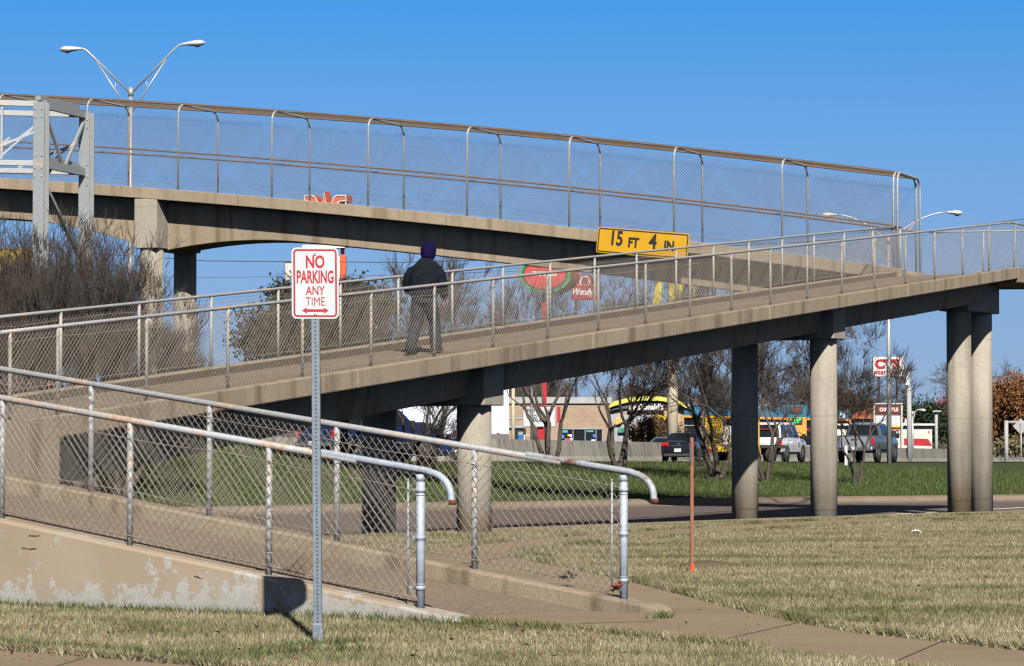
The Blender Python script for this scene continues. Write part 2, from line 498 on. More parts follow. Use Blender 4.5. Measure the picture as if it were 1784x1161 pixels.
def drape(name, poly, lift, m, step=.5, kind='structure', label=None, cat=None):
    """a sheet laid on the terrain: outline cut along a grid, then each vertex set on the ground"""
    bm = bmesh.new()
    vs = [bm.verts.new((p[0], p[1], 0)) for p in poly]
    bm.faces.new(vs)
    x0, x1 = min(p[0] for p in poly), max(p[0] for p in poly); y0, y1 = min(p[1] for p in poly), max(p[1] for p in poly)
    for lo, hi, nv in ((x0, x1, (1, 0, 0)), (y0, y1, (0, 1, 0))):
        a = math.floor(lo / step) * step + step
        while a < hi:
            co = (a, 0, 0) if nv[0] else (0, a, 0)
            bmesh.ops.bisect_plane(bm, geom=bm.verts[:] + bm.edges[:] + bm.faces[:], plane_co=co, plane_no=nv)
            a += step
    for v in bm.verts: v.co.z = zf(v.co.x, v.co.y) + lift
    bmesh.ops.recalc_face_normals(bm, faces=bm.faces[:])
    if sum(f.normal.z for f in bm.faces) < 0: bmesh.ops.reverse_faces(bm, faces=bm.faces[:])
    me = bpy.data.meshes.new(name); bm.to_mesh(me); bm.free()
    o = bpy.data.objects.new(name, me); COL.objects.link(o); me.materials.append(m)
    if kind: tag(o, kind=kind)
    return o
def g2(x, y): p = G(x, y); return (p.x, p.y)
# brown footpath: comes from the right front, meets the ramp foot, bends round the lawn tip and goes off along the far side
P_near_low = [g2(775, 1085), g2(850, 1091), g2(920, 1096), g2(1040, 1105), g2(1150, 1116), g2(1330, 1133), g2(1500, 1150), g2(1620, 1163), g2(1900, 1196)]
P_lawn = [g2(1900, 1147), g2(1784, 1134), g2(1640, 1118), g2(1500, 1103), g2(1400, 1085), g2(1300, 1063), g2(1200, 1037), g2(1100, 1012), g2(1010, 993), g2(940, 979), g2(900, 970), g2(893, 966),
          g2(905, 961), g2(950, 956), g2(1010, 949), g2(1090, 942), g2(1200, 934), g2(1330, 924), g2(1460, 916), g2(1600, 908), g2(1784, 902), g2(1900, 899)]
P_far = [g2(1900, 893), g2(1784, 896), g2(1600, 900.5), g2(1450, 906.5), g2(1320, 913), g2(1200, 921), g2(1080, 929), g2(980, 936), g2(900, 943), g2(840, 949), g2(770, 957), g2(700, 965)]
drape('footpath', P_near_low + P_lawn + P_far + [g2(690, 985), g2(730, 1010), g2(760, 1050)], .006, M_path)
# pavement along the bottom left
P_walk = [g2(-200, 1117), g2(0, 1135), g2(160, 1147), g2(330, 1161), g2(520, 1178), g2(700, 1196), g2(700, 1400), g2(-300, 1400)]
drape('pavement', P_walk, .008, M_path)
# access road between lawn and median
xs = np.arange(-24, 44, 2.)
near = [(x, YN(x) - .05) for x in xs if YN(x) < YF(x) - .5]
far_ = [(x, YF(x) + .1) for x in np.arange(-24, near[-1][0] + .1, 2.)]
drape('access_road', near + far_[::-1], .012, M_road, 1.0)
ln = [(x, YN(x) + 6.3) for x in np.arange(-14, 17, 1.)]
lnb = [(x, YN(x) + 6.75) for x in np.arange(-14, 17, 1.)]
drape('road_edge_line', ln + lnb[::-1], .018, plain('worn_road_paint', (.55, .53, .5), .7, 0, .35, 6), 1.0)
# the highway beyond the median
def off_poly(P, d):
    out = []
    for i in range(len(P)):
        a = P[max(0, i - 1)]; b = P[min(len(P) - 1, i + 1)]
        t = np.array(b) - np.array(a); t /= np.linalg.norm(t)
        out.append((P[i][0] - t[1] * d, P[i][1] + t[0] * d))
    return out
BL = [tuple(p) for p in BARR]
def dens(P, step=3.0):
    out = []
    for a, b in zip(P[:-1], P[1:]):
        a, b = np.array(a), np.array(b); k = max(1, int(np.linalg.norm(b - a) / step))
        for i in range(k): out.append(tuple(a + (b - a) * i / k))
    return out + [tuple(P[-1])]
BLd = dens(BL)
YEl = [tuple(p) for p in YEP]
hw = dens(YEl, 4.0)
hwi = [(x, y + .6) for x, y in hw]
drape('highway', hwi + off_poly(BLd, 26)[::-1], .03, M_asphalt, 6.0)
# kerbs
def kerb(name, pts, prof, m):
    mb = MB(); rings = []
    for i, (x, y) in enumerate(pts):
        a = np.array(pts[max(0, i - 1)]); b = np.array(pts[min(len(pts) - 1, i + 1)]); t = (b - a) / np.linalg.norm(b - a)
        nx, ny = -t[1], t[0]
        rings.append([(x + nx * u, y + ny * u, w) for u, w in prof(x, y)])
    mb.smooth = False; mb.loft(rings)
    o = mb.build(name, m, bevel=.03); return tag(o, kind='structure')
def prof_far(x, y):
    zr = zf(x, y - .4)
    return [(-.75, zr - .2), (.55, zr - .2), (.55, zr + .17), (.2, zr + .19), (.06, zr + .15), (-.02, zr + .04), (-.72, zr + .016)]
kerb('far_kerb', [(x, YF(x)) for x in np.arange(-24, 46, 1.)], prof_far, M_curb)
def prof_near(x, y):
    zl = float(np.interp(y, [0, 30, 44, 57, 66, 400], [.05, .05, 0, -.1, -.2, -.2])); 
    return [(-.18, zl - .4), (.02, zl - .4), (.02, zl - .015), (-.18, zl - .005)]
kerb('near_kerb', [(x, YN(x) - .02) for x in np.arange(-14, 40, 1.)], prof_near, M_curb)

# raised edge of the turf along the footpath and pavement: a low soil bank, coloured dark for the turf's edge shadow
M_bank = concrete('turf_edge_shadow_soil', (.060, .046, .030), .5, 0, bmp=.9)
def bank(name, pts, side):
    rg = np.random.default_rng(len(pts)); P = [np.array(p) for p in dens(pts, .12)]
    mb = MB(); rings = []
    for i, p in enumerate(P):
        t = P[min(len(P) - 1, i + 1)] - P[max(0, i - 1)]; t = t / np.linalg.norm(t); nx, ny = -t[1] * side, t[0] * side
        z = zf(p[0], p[1]); w = rg.normal(0, .012)
        rings.append([(p[0] + nx * u, p[1] + ny * u, z + h) for u, h in ((-.02 + w, -.03), (-.012 + w, .012), (.015 + w, .036 + rg.normal(0, .004)), (.10, .034), (.22, -.03))])
    mb.loft(rings, closed=False, caps=False); o = mb.build(name, M_bank); return tag(o, kind='structure')
bank('lawn_edge', P_lawn[:12], -1)
bank('verge_edge', P_walk[:6], 1)
def joint(p, q, w=.012):
    p, q = np.array(p), np.array(q); t = (q - p) / np.linalg.norm(q - p); n = np.array([-t[1], t[0]]) * w
    drape('path_joint', [p - n, q - n, q + n, p + n], .0105, plain('joint_dirt', (.075, .055, .038), .9), .5)
for (x0, y0), (x1, y1) in (((1145, 1084), (800, 1096)), ((1100, 1014), (1010, 1052)), ((1395, 1086), (1235, 1122)), ((1640, 1120), (1560, 1155)), ((150, 1148), (60, 1175)), ((900, 969), (800, 985)), ((1010, 949), (985, 941))):
    joint(g2(x0, y0), g2(x1, y1), .006 if x1 != 800 else .014)

# turf: blades scattered over the lawns, denser near the camera
def inside(poly, X, Y):
    poly = np.asarray(poly); res = np.zeros(len(X), bool); n = len(poly); j = n - 1
    for i in range(n):
        xi, yi = poly[i]; xj, yj = poly[j]
        c = ((yi > Y) != (yj > Y)) & (X < (xj - xi) * (Y - yi) / (yj - yi + 1e-12) + xi)
        res ^= c; j = i
    return res
R1 = dict(X0=-2.988, Y0=22.484, c=.7853, s=-.6191, nx=.6191, ny=.7853, z0=.647, g=-.1266, w=2.193, end=3.44, endf=3.57)
def r1(s, p): return (R1['X0'] + R1['c'] * s + R1['nx'] * p, R1['Y0'] + R1['s'] * s + R1['ny'] * p)
R1poly = [r1(-10, -.12), r1(R1['end'] - .05, -.12), r1(R1['endf'] - .05, R1['w'] + .12), r1(-10, R1['w'] + .12)]
FP = P_near_low + P_lawn + P_far + [g2(690, 985), g2(730, 1010), g2(760, 1050)]
rng = np.random.default_rng(7)
def blades(name, n, ylo, yhi, power, h, wid, region, lean=.55):
    u = rng.random(n)
    if power == 1: Y = ylo * (yhi / ylo) ** u
    else: Y = (ylo ** (1 - power) + u * (yhi ** (1 - power) - ylo ** (1 - power))) ** (1 / (1 - power))
    X = (rng.random(n) * 2 - 1) * (.185 * Y + .8)
    k = region(X, Y); X, Y = X[k], Y[k]; n = len(X)
    Z = zfun(X, Y)
    hh = h * (.45 + .9 * rng.random(n)); a = rng.random(n) * 2 * np.pi; ww = wid * (.6 + .8 * rng.random(n))
    la = rng.random(n) * 2 * np.pi; lr = hh * lean * (rng.random(n) + .15)
    dx, dy = np.cos(a) * ww, np.sin(a) * ww
    V = np.empty((n, 3, 3))
    V[:, 0] = np.stack([X - dx, Y - dy, Z - .005], 1); V[:, 1] = np.stack([X + dx, Y + dy, Z - .005], 1)
    V[:, 2] = np.stack([X + np.cos(la) * lr, Y + np.sin(la) * lr, Z + hh], 1)
    V = V.reshape(-1, 3)
    me = bpy.data.meshes.new(name)
    me.vertices.add(3 * n); me.vertices.foreach_set('co', V.ravel())
    me.loops.add(3 * n); me.loops.foreach_set('vertex_index', np.arange(3 * n, dtype=np.int32))
    me.polygons.add(n); me.polygons.foreach_set('loop_start', np.arange(0, 3 * n, 3, dtype=np.int32))
    me.update(); me.validate()
    at_ = me.attributes.new('lush', 'FLOAT', 'POINT')
    at_.data.foreach_set('value', np.repeat(lush_of(X, Y), 3).astype(np.float32))
    o = bpy.data.objects.new(name, me); COL.objects.link(o); me.materials.append(M_blade)
    return o
def lawn_ok(X, Y):
    return ~inside(FP, X, Y) & ~inside(R1poly, X, Y) & ~inside(P_walk, X, Y) & (Y < YN(X) - .1)
def median_ok(X, Y):
    return (Y > YF(X) + .6) & (Y < YE(X) - .2)
o = blades('lawn_grass', 420000, 16, 66, 1.6, .036, .0042, lawn_ok, .8); tag(o, 'short dormant tan turf with greener patches around the footpath', 'grass', kind='stuff')
o = blades('median_grass', 130000, 52, 120, 1.3, .13, .014, median_ok); tag(o, 'lush green grass on the median beyond the access road', 'grass', kind='stuff')
# a ragged fringe of taller turf along the path edges and the wall foot
def fringe(name, lines, n, h, wid, green):
    P = []
    for L in lines:
        L = np.array(L); seg = np.linalg.norm(np.diff(L, axis=0), axis=1); cum = np.concatenate([[0], np.cumsum(seg)])
        k = int(n * cum[-1]); d = rng.random(k) * cum[-1]
        P.append(np.stack([np.interp(d, cum, L[:, 0]), np.interp(d, cum, L[:, 1])], 1) + rng.normal(0, .035, (k, 2)))
    P = np.concatenate(P); X, Y = P[:, 0], P[:, 1]; keep = Y < 60; X, Y = X[keep], Y[keep]; n = len(X)
    Z = zfun(X, Y); hh = h * (.3 + rng.random(n)); a = rng.random(n) * 6.28; la = rng.random(n) * 6.28
    ww = wid * (.6 + .8 * rng.random(n)); V = np.empty((n, 3, 3))
    V[:, 0] = np.stack([X - np.cos(a) * ww, Y - np.sin(a) * ww, Z], 1); V[:, 1] = np.stack([X + np.cos(a) * ww, Y + np.sin(a) * ww, Z], 1)
    V[:, 2] = np.stack([X + np.cos(la) * hh * .7, Y + np.sin(la) * hh * .7, Z + hh], 1)
    me = bpy.data.meshes.new(name); me.from_pydata(V.reshape(-1, 3).tolist(), [], np.arange(3 * n).reshape(-1, 3).tolist())
    at_ = me.attributes.new('lush', 'FLOAT', 'POINT'); at_.data.foreach_set('value', np.full(3 * n, green, np.float32))
    o = bpy.data.objects.new(name, me); COL.objects.link(o); me.materials.append(M_blade); return o
o = fringe('edge_grass', [P_lawn, P_far[1:], P_near_low[:6], [g2(-60, 1130), g2(0, 1134), g2(160, 1146), g2(330, 1160), g2(520, 1177)]], 1300, .06, .006, .12)
tag(o, 'ragged fringe of taller turf along the path edges', 'grass', kind='stuff')
o = fringe('weed_grass', [[r1(s, -.16) for s in np.linspace(-9, 3.7, 20)], [g2(500, 1132), g2(560, 1127), g2(640, 1122)], [g2(-40, 1122), g2(0, 1126), g2(160, 1138), g2(330, 1152), g2(450, 1160)], [g2(-40, 1126), g2(160, 1142), g2(330, 1156)], [g2(440, 1146), g2(560, 1140), g2(660, 1136)], [g2(1140, 1080), g2(1165, 1078)], [g2(893, 967), g2(960, 972)]], 420, .07, .006, .85)
tag(o, 'green weedy grass along the foot of the painted wall', 'grass', kind='stuff')
# ------------------------------------------------------------------ the ramps and the bridge
class Line:
    """a straight (in plan) walkway edge: s metres along, p metres across to the far side, z rises along it"""
    def __init__(s, X0, Y0, ang, zfn): s.X0, s.Y0 = X0, Y0; s.c, s.s = math.cos(R(ang)), math.sin(R(ang)); s.zfn = zfn; s.ang = ang
    def __call__(s, t, p=0.0, dz=0.0): return Vector((s.X0 + s.c * t - s.s * p, s.Y0 + s.s * t + s.c * p, s.zfn(t) + dz))
    def d(s): return Vector((s.c, s.s, 0))
    def n(s): return Vector((-s.s, s.c, 0))
L1 = Line(R1['X0'], R1['Y0'], -38.25, lambda t: R1['z0'] - .1266 * t)        # entry ramp (far side is +p, up the picture)
L2E = 17.95 * 1.857
L2 = Line(-3.763, 38.0, 62.17, lambda t: 2.131 + .1002 * min(t, L2E))    # middle ramp
L3 = Line(-8.87, 76.05, -21.87, lambda t: 8.03 - .1 * t - .00143 * t * t)  # upper bridge
W1, W2, W3 = R1['w'], 2.94, 2.26
FP_ = 1.857

def sweep(mb, L, ts, prof):
    """prof: list of (p, dz) around the section"""
    mb.loft([[L(t, p, dz) for p, dz in prof] for t in ts])
def rect(p0, p1, z0, z1): return [(p0, z0), (p1, z0), (p1, z1), (p0, z1)]

# --- entry ramp
t = thing('entry_ramp', 'low concrete entry ramp with peeling painted side wall nearest the camera', 'ramp', (R1['X0'], R1['Y0'], 0))
ts = np.linspace(-8.4, 3.32, 14).tolist()
mb = MB(); mb.loft([[L1(x, .12, -.9), L1(x, W1 - .12, -.9), L1(x, W1 - .12, -.13), L1(x, .12, -.13)] for x in np.linspace(-8.4, 3.73, 14)]); mb.build('walkway', M_walk, t)
def wall_rings(p0, p1, end):
    rr = []
    for x in ts + [end - .12, end - .03, end]:
        k = 0 if x < end - .1 else (.012 if x < end - .02 else .05)
        zt = L1(x).z - k
        rr.append([L1(x, p0 + k * .6), L1(x, p1 - k * .6), L1(x, p1 - k * .6), L1(x, p0 + k * .6)])
        for q, z in zip(rr[-1], (-.5, -.5, zt, zt)): q.z = z
    return rr
mb = MB(); mb.loft(wall_rings(-.13, .12, R1['end'])); mb.build('side_wall', M_peel, t, bevel=.018)
mb = MB(); mb.loft(wall_rings(W1 - .12, W1 + .13, R1['endf'])); mb.build('kerb', M_fascia, t, bevel=.018)
# the joint where the ramp slab meets the path
a, b = r1(R1['end'] + .02, .2), r1(R1['endf'] + .05, W1 + .1)
# --- turning platform (mostly outside the left edge)
t = thing('turning_platform', 'concrete landing joining the entry ramp and the middle ramp at the left edge', 'landing', (-8.5, 32, 0))
mb = MB()
poly = [L1(-8.4, -.13), L1(-8.4, W1 + .13), L2(-4.35, -.12), L2(-4.6, W2 + .12), Vector((-14.5, 34.5, 0)), Vector((-13.5, 30.0, 0))]
zt = 1.69
mb.add([(p.x, p.y, -.5) for p in poly] + [(p.x, p.y, zt) for p in poly], [tuple(range(6, 12)), tuple(reversed(range(6)))] + [(i, (i + 1) % 6, 6 + (i + 1) % 6, 6 + i) for i in range(6)])
mb.build('landing_slab', M_fascia, t)

# --- middle ramp
t2 = thing('middle_ramp', 'long concrete ramp on round columns rising to the right across the scene', 'ramp', (L2.X0, L2.Y0, 0))
TS = np.linspace(-4.4, L2E, 24).tolist()
mb = MB(); sweep(mb, L2, TS, rect(.10, W2 - .10, -.26, -.13)); mb.build('walkway', M_walk, t2)
def kerb_strip(L, ts, p0, p1, zlo, name, par, m=M_fascia, joints=0):
    mb = MB()
    if joints:
        k = joints; a0, a1 = ts[0], ts[-1]
        for i in range(k):
            u0 = a0 + (a1 - a0) * i / k; u1 = a0 + (a1 - a0) * (i + 1) / k - .012
            sweep(mb, L, np.linspace(u0, u1, 5).tolist(), rect(p0, p1, zlo, 0))
    else: sweep(mb, L, ts, rect(p0, p1, zlo, 0))
    return mb.build(name, m, par, bevel=.02)
kerb_strip(L2, [-4.4, L2E + .0], -.13, .10, -.27, 'kerb', t2, joints=5)
kerb_strip(L2, [-3.6, 17.9 * 1.857 + .4], W2 - .10, W2 + .13, -.27, 'kerb', t2, joints=7)
mb = MB(); sweep(mb, L2, [-3.4, 17.9 * 1.857], rect(W2 - .1035, W2 - .098, -.135, -.028)); mb.build('dark_kerb_face', concrete('dark_kerb', (.105, .085, .07), .5, .3), t2)  # darker strip along the far kerb's inner face
PC, PW = .62, 2.36                                   # column lines across the deck
def find_t(L, p, x, dz=0, z=None, lo=-6, hi=40):
    """along-distance at which the line offset p appears at photo column x"""
    for _ in range(50):
        m = (lo + hi) / 2; q = L(m, p)
        if 892 + 5000 * q.x / (q.y * cT + ((z if z is not None else q.z) - 1.5) * sT) < x: lo = m
        else: hi = m
    return (lo + hi) / 2
TA = find_t(L2, PC, 826, z=1.0); TB = find_t(L2, PC, 1435, z=1.5)
# abutment: solid fill under the foot of the ramp
AB = -2.07 * 1.857
mb = MB(); ZG = -.5
for a, b in ((-4.5, AB - .004),):
    P = [L2(a, -.049), L2(b, -.049), L2(b, W2 + .06), L2(a, W2 + .06)]
    mb.hexa([Vector((q.x, q.y, ZG)) for q in P] + [q + Vector((0, 0, -.262)) for q in P])
P = [L2(-4.5, -.1335), L2(AB, -.1335), L2(AB, -.05), L2(-4.5, -.05)]
mb.hexa([Vector((q.x, q.y, ZG)) for q in P] + [q + Vector((0, 0, -.006)) for q in P])
mb.build('abutment', M_fascia, t2)
# girder
mb = MB()
mb.loft([[L2(x, .60, -gd), L2(x, W2 - .60, -gd), L2(x, W2 - .50, -.265), L2(x, .50, -.265)] for x in [AB + .005] + np.linspace(AB + 1, L2E - .2, 26).tolist() for gd in [.79 + .17 * max(0, min(1, (5.0 - x) / 8.8))]])
mb.build('girder', M_fascia, t2, bevel=.02)
for tt in (TA, TB):
    mb = MB(); dv = L2.d(); nv = L2.n()
    zt = L2(tt).z
    o = L2(tt, PC - .36) - dv * .33; o.z = zt - .95
    mb.obox(o, dv * .66, nv * (PW - PC + .72), (0, 0, .67)); mb.build('pier_cap', M_pier, t2, bevel=.02)
    for p in (PC, PW):
        q = L2(tt, p); g0 = zf(q.x, q.y)
        mb = MB(); mb.lathe([(.275, g0 - .4), (.275, zt - .93)], (q.x, q.y, 0), 36); mb.build('column', M_pier, t2)
# --- hub platform
hub = thing('corner_platform', 'level concrete corner platform on a pair of columns at the right end of both ramps', 'platform', (11.5, 69, 0))
ZH = L2(L2E).z
A = L2(L2E, -.13); B = L2(L2E + 2.9, -.13)
Cc = L3(7 * 2.776 + .25, W3 + .13); D = L3(7 * 2.776 + .25, -.13); E_ = L2(L2E, W2 + .13)
poly = [A, B, Vector((12.9, 70.35, 0)), Cc, D, E_]
def slab(mb, P, z0, z1):
    n = len(P)
    mb.add([(p.x, p.y, z0) for p in P] + [(p.x, p.y, z1) for p in P], [tuple(range(n, 2 * n)), tuple(reversed(range(n)))] + [(i, (i + 1) % n, n + (i + 1) % n, n + i) for i in range(n)])
mb = MB(); slab(mb, poly, ZH - .34, ZH - .13); mb.build('platform_slab', M_walk, hub)
mb = MB()
dv, nv = L2.d(), L2.n()
mb.obox(L2(L2E + .003, -.145) + Vector((0, 0, -.36)), dv * 2.9, nv * .24, (0, 0, .36))
q0, q1 = Vector((12.9, 70.35, ZH - .36)), Vector((Cc.x, Cc.y, ZH - .36))
e = (q1 - q0).normalized(); en = Vector((-e.y, e.x, 0))
mb.obox(q0, q1 - q0, en * -.22, (0, 0, .36))
mb.build('kerb', M_fascia, hub, bevel=.02)
cq = at(1671, 700, 67.2); cr = at(1708, 700, 68.6)
mb = MB(); mid = (cq + cr) / 2; dd = Vector((cr.x - cq.x, cr.y - cq.y, 0)).normalized(); nn = Vector((-dd.y, dd.x, 0))
o = Vector((cq.x, cq.y, ZH - 1.05)) - dd * .40 - nn * .36
mb.obox(o, dd * ((cr - cq).length + .8), nn * .72, (0, 0, .71)); mb.build('pier_cap', M_pier, hub, bevel=.02)
for q in (cq, cr):
    mb = MB(); mb.lathe([(.285, zf(q.x, q.y) - .4), (.285, ZH - 1.02)], (q.x, q.y, 0), 36); mb.build('column', M_pier, hub)
# --- upper bridge
t3 = thing('upper_footbridge', 'upper footbridge with haunched concrete girder and wire cage crossing behind', 'footbridge', (L3.X0, L3.Y0, 0))
T3 = np.linspace(-16, 7 * 2.776 + .2, 38).tolist()
mb = MB(); sweep(mb, L3, T3, rect(.10, W3 - .10, -.26, -.12)); mb.build('walkway', M_walk, t3)
kerb_strip(L3, [-16, 7 * 2.776 + .25], -.13, .10, -.30, 'kerb', t3, joints=6)
kerb_strip(L3, [-16, 7 * 2.776 + .25], W3 - .10, W3 + .13, -.30, 'kerb', t3, joints=6)
PT = find_t(L3, .2, 263, z=6)
def hdepth(s): 
    d = abs(s - PT)
    return .92 + .62 * max(0.0, 1 - d / 4.2) ** 1.9
mb = MB()
mb.loft([[L3(s, .52, -.30 - hdepth(s) * 1.0 + .14), L3(s, W3 - .52, -.30 - hdepth(s) + .14), L3(s, W3 - .50, -.29), L3(s, .50, -.29)] for s in np.linspace(-16, 7 * 2.776 + .1, 76)])
mb.build('girder', M_fascia, t3, bevel=.02)
dv, nv = L3.d(), L3.n(); zt = L3(PT).z
mb = MB(); o = L3(PT, -.12) - dv * .34; o.z = zt - 1.62
mb.obox(o, dv * .68, nv * (W3 + .24), (0, 0, 1.325)); mb.build('pier_cap', M_pier, t3, bevel=.02)
for p in (.25, W3 - .15):
    q = L3(PT, p); mb = MB(); mb.lathe([(.31, zf(q.x, q.y) - .6), (.31, zt - 1.6)], (q.x, q.y, 0), 36); mb.build('column', M_pier, t3)

# ------------------------------------------------------------------ chain-link fences
def wires(mb, L, s0, s1, p, h0, h1, pitch, r, wob=.0):
    """two families of diagonal wires in the fence plane, clipped to its rectangle"""
    H = h1 - h0
    base = np.arange(s0 - H, s1 + H, pitch)
    for fam in (0, 1):
        P0, P1 = [], []
        for b in base:
            a0, a1 = (b, b + H) if fam == 0 else (b + H, b)
            lo, hi = 0.0, 1.0
            d = a1 - a0
            u0, u1 = (s0 - a0) / d, (s1 - a0) / d
            if u0 > u1: u0, u1 = u1, u0
            lo, hi = max(lo, u0), min(hi, u1)
            if hi - lo < .02: continue
            k = 3 if wob else 1
            for i in range(k):
                ua = lo + (hi - lo) * i / k; ub = lo + (hi - lo) * (i + 1) / k
                w0 = wob * math.sin(b * 5.1 + ua * 6) ; w1 = wob * math.sin(b * 5.1 + ub * 6)
                off = .003 if fam else -.003
                P0.append(L(a0 + d * ua, p + off + w0, h0 + H * ua)); P1.append(L(a0 + d * ub, p + off + w1, h0 + H * ub))
        mb.cones(np.array([tuple(q) for q in P0]), np.array([tuple(q) for q in P1]), r, r, 4)
def wavy(mb, L, s0, s1, p, h, r, amp, k=60, seed=0):
    rg = np.random.default_rng(seed); ph = rg.random(3) * 6
    pts = []
    for s in np.linspace(s0, s1, k):
        pts.append(L(s, p, h + amp * (math.sin(s * 1.7 + ph[0]) + .6 * math.sin(s * 4.3 + ph[1]))))
    mb.tube(pts, r, 5, False)
def fence(label, L, s0, s1, p, posts, H=1.07, rail_mat=M_rail, post_mat=M_post, mesh_mat=M_wire, rp=.025, rr=.024, pitch=.082, wr=.0024, z0=0.0, wob=.004, rail_ext=(0.1, .1), endposts=(), side=.03, lean=None, group='chain-link fences on the ramps', seed=0):
    t = thing('chain_link_fence', label, 'fence', L(s0, p), group)
    for s in posts:
        b = L(s, p, z0 - .03); top = L(s, p, H - .02)
        if lean and abs(s - lean) < .01: top = top + L.d() * .16
        mb = MB(); big = any(abs(s - e) < .01 for e in endposts)
        rad = rp * 1.3 if big else rp
        mb.tube([b, top], rad, 12)
        for hh in (.2, .52, .85):                 # wire ties
            q = b + (top - b) * hh; mb.tube([q - Vector((0, 0, .004)), q + Vector((0, 0, .004))], rad * 1.10, 12)
        if big: mb.tube([top - Vector((0, 0, .05)), top], rad * 1.07, 12)
        mb.build('post', M_postblue if big else post_mat, t)
    mb = MB(); k = max(2, int((s1 - s0) / 3))
    pts = [L(s, p, H) for s in np.linspace(s0 - rail_ext[0], s1 + rail_ext[1], k + 1)]
    mb.tube(pts, rr, 12)
    mb.build('top_rail', rail_mat, t)
    mb = MB(); wires(mb, L, s0, s1, p - side, z0 + .04, H - .05, pitch, wr, wob); mb.build('wire_mesh', mesh_mat, t)
    mb = MB(); wavy(mb, L, s0, s1, p - side, z0 + .07, .004, .008, 80, seed); wavy(mb, L, s0, s1, p - side, H - .13, .003, .012, 80, seed + 1); mb.build('tension_wire', mesh_mat, t)
    return t
# entry ramp fences, with the rail ends bent down
def curl(L, s, p, H, par, m):
    mb = MB(); r_ = .24
    pts = [L(s - 1.0, p, H), L(s + .02, p, H)]
    b = L(s + .02, p, H); d = L.d()
    for a in np.linspace(10, 92, 9):
        pts.append(b + d * (.215 * math.sin(R(a))) + Vector((0, 0, -.175 * (1 - math.cos(R(a))) - .01)))
    pts.append(pts[-1] + Vector((0, 0, -.035)) + d * .012)
    mb.tube(pts, .0265, 12, False)
    mb.build('rail_end', m, par)
    mb = MB(); e = pts[-1]; mb.tube([e + Vector((0, 0, .025)), e + Vector((0, 0, -.012))], .028, 12)
    mb.build('rust_cap', plain('red_rust', (0.1056, 0.0297, 0.0132), .85, 0, .4, 30), par)
LS = 1.484
H1 = .974
f1 = fence('front chain-link fence on the painted side wall with a bent-down rail end', L1, -7.6, 2 * LS, 0, [k * LS for k in range(-5, 3)], H=H1, rp=.0245, rr=.0265, wr=.0026, z0=0, wob=.006, rail_ext=(0, -.6), endposts=(2 * LS,), mesh_mat=M_wire, post_mat=M_post, rail_mat=galv('rust_streaked_rail', (0.2838, 0.297, 0.3168), .55, (.24, .155, .10)), seed=3)
curl(L1, 2 * LS + .05, 0, H1 + .012, f1, M_postblue)
mb = MB(); q = L1(2 * LS - .10, -.02); mb.tube([q + Vector((0, 0, .08)), q + Vector((0, 0, .91))], .008, 6)
for hh in (.14, .50, .84):
    c = L1(2 * LS, 0, hh); mb.tube([c - Vector((0, 0, .016)), c + Vector((0, 0, .016))], .0365, 12); mb.bar(c - L1.d() * .12, c, .012, .02)
mb.build('tension_bar', M_postblue, f1)
fs = [LS * (-1.86 + k) for k in range(-3, 5)]
f2 = fence('rear chain-link fence of the entry ramp ending in a rusted bent rail', L1, fs[0], fs[-1], W1, fs, H=H1, rp=.0245, rr=.0265, wr=.0027, wob=.006, rail_ext=(.3, -.6), endposts=(fs[-1],), post_mat=M_post, seed=5)
curl(L1, fs[-1] + .05, W1, H1 + .012, f2, galv('rust_patched_rail', (.28, .31, .35), .34, (.085, .026, .014), solid=.95))
mb = MB(); q = L1(fs[-1] - .09, W1 - .03); mb.tube([q + Vector((0, 0, .08)), q + Vector((0, 0, .91))], .008, 6)
for hh in (.14, .50, .84):
    c = L1(fs[-1], W1, hh); mb.tube([c - Vector((0, 0, .016)), c + Vector((0, 0, .016))], .0365, 12)
mb.build('tension_bar', M_postblue, f2)
# middle ramp fences
n1 = [k * FP_ for k in range(-2, 18)] + [L2E + .05]
fence('near fence of the long middle ramp in front of the walking person', L2, -2.55 * FP_, L2E + 2.8, 0, [-2.5 * FP_] + n1 + [L2E + 1.3, L2E + 2.7], rp=.022, rr=.024, wr=.0025, post_mat=M_oldpost, rail_mat=M_rail, rail_ext=(.1, .1), lean=L2E + .05, seed=7)
n2 = [(2.15 + k) * FP_ for k in range(-3, 17)]
fence('rear fence of the long middle ramp behind the walking person', L2, n2[0] - .5, n2[-1], W2, n2, rp=.022, rr=.024, wr=.0023, post_mat=M_oldpost, side=-.03, rail_ext=(.4, .05), seed=9)
# platform back fence
LB = Line(12.9, 70.35, math.degrees(math.atan2(Cc.y - 70.35, Cc.x - 12.9)), lambda t: ZH)
fence('short fence along the back of the corner platform', LB, .1, (Vector((12.9, 70.35, 0)) - Vector((Cc.x, Cc.y, 0))).length - .1, .1, [.1, 1.3, 2.5], rp=.022, rr=.022, post_mat=M_oldpost, rail_mat=M_oldpost, rail_ext=(.1, .05), seed=11)
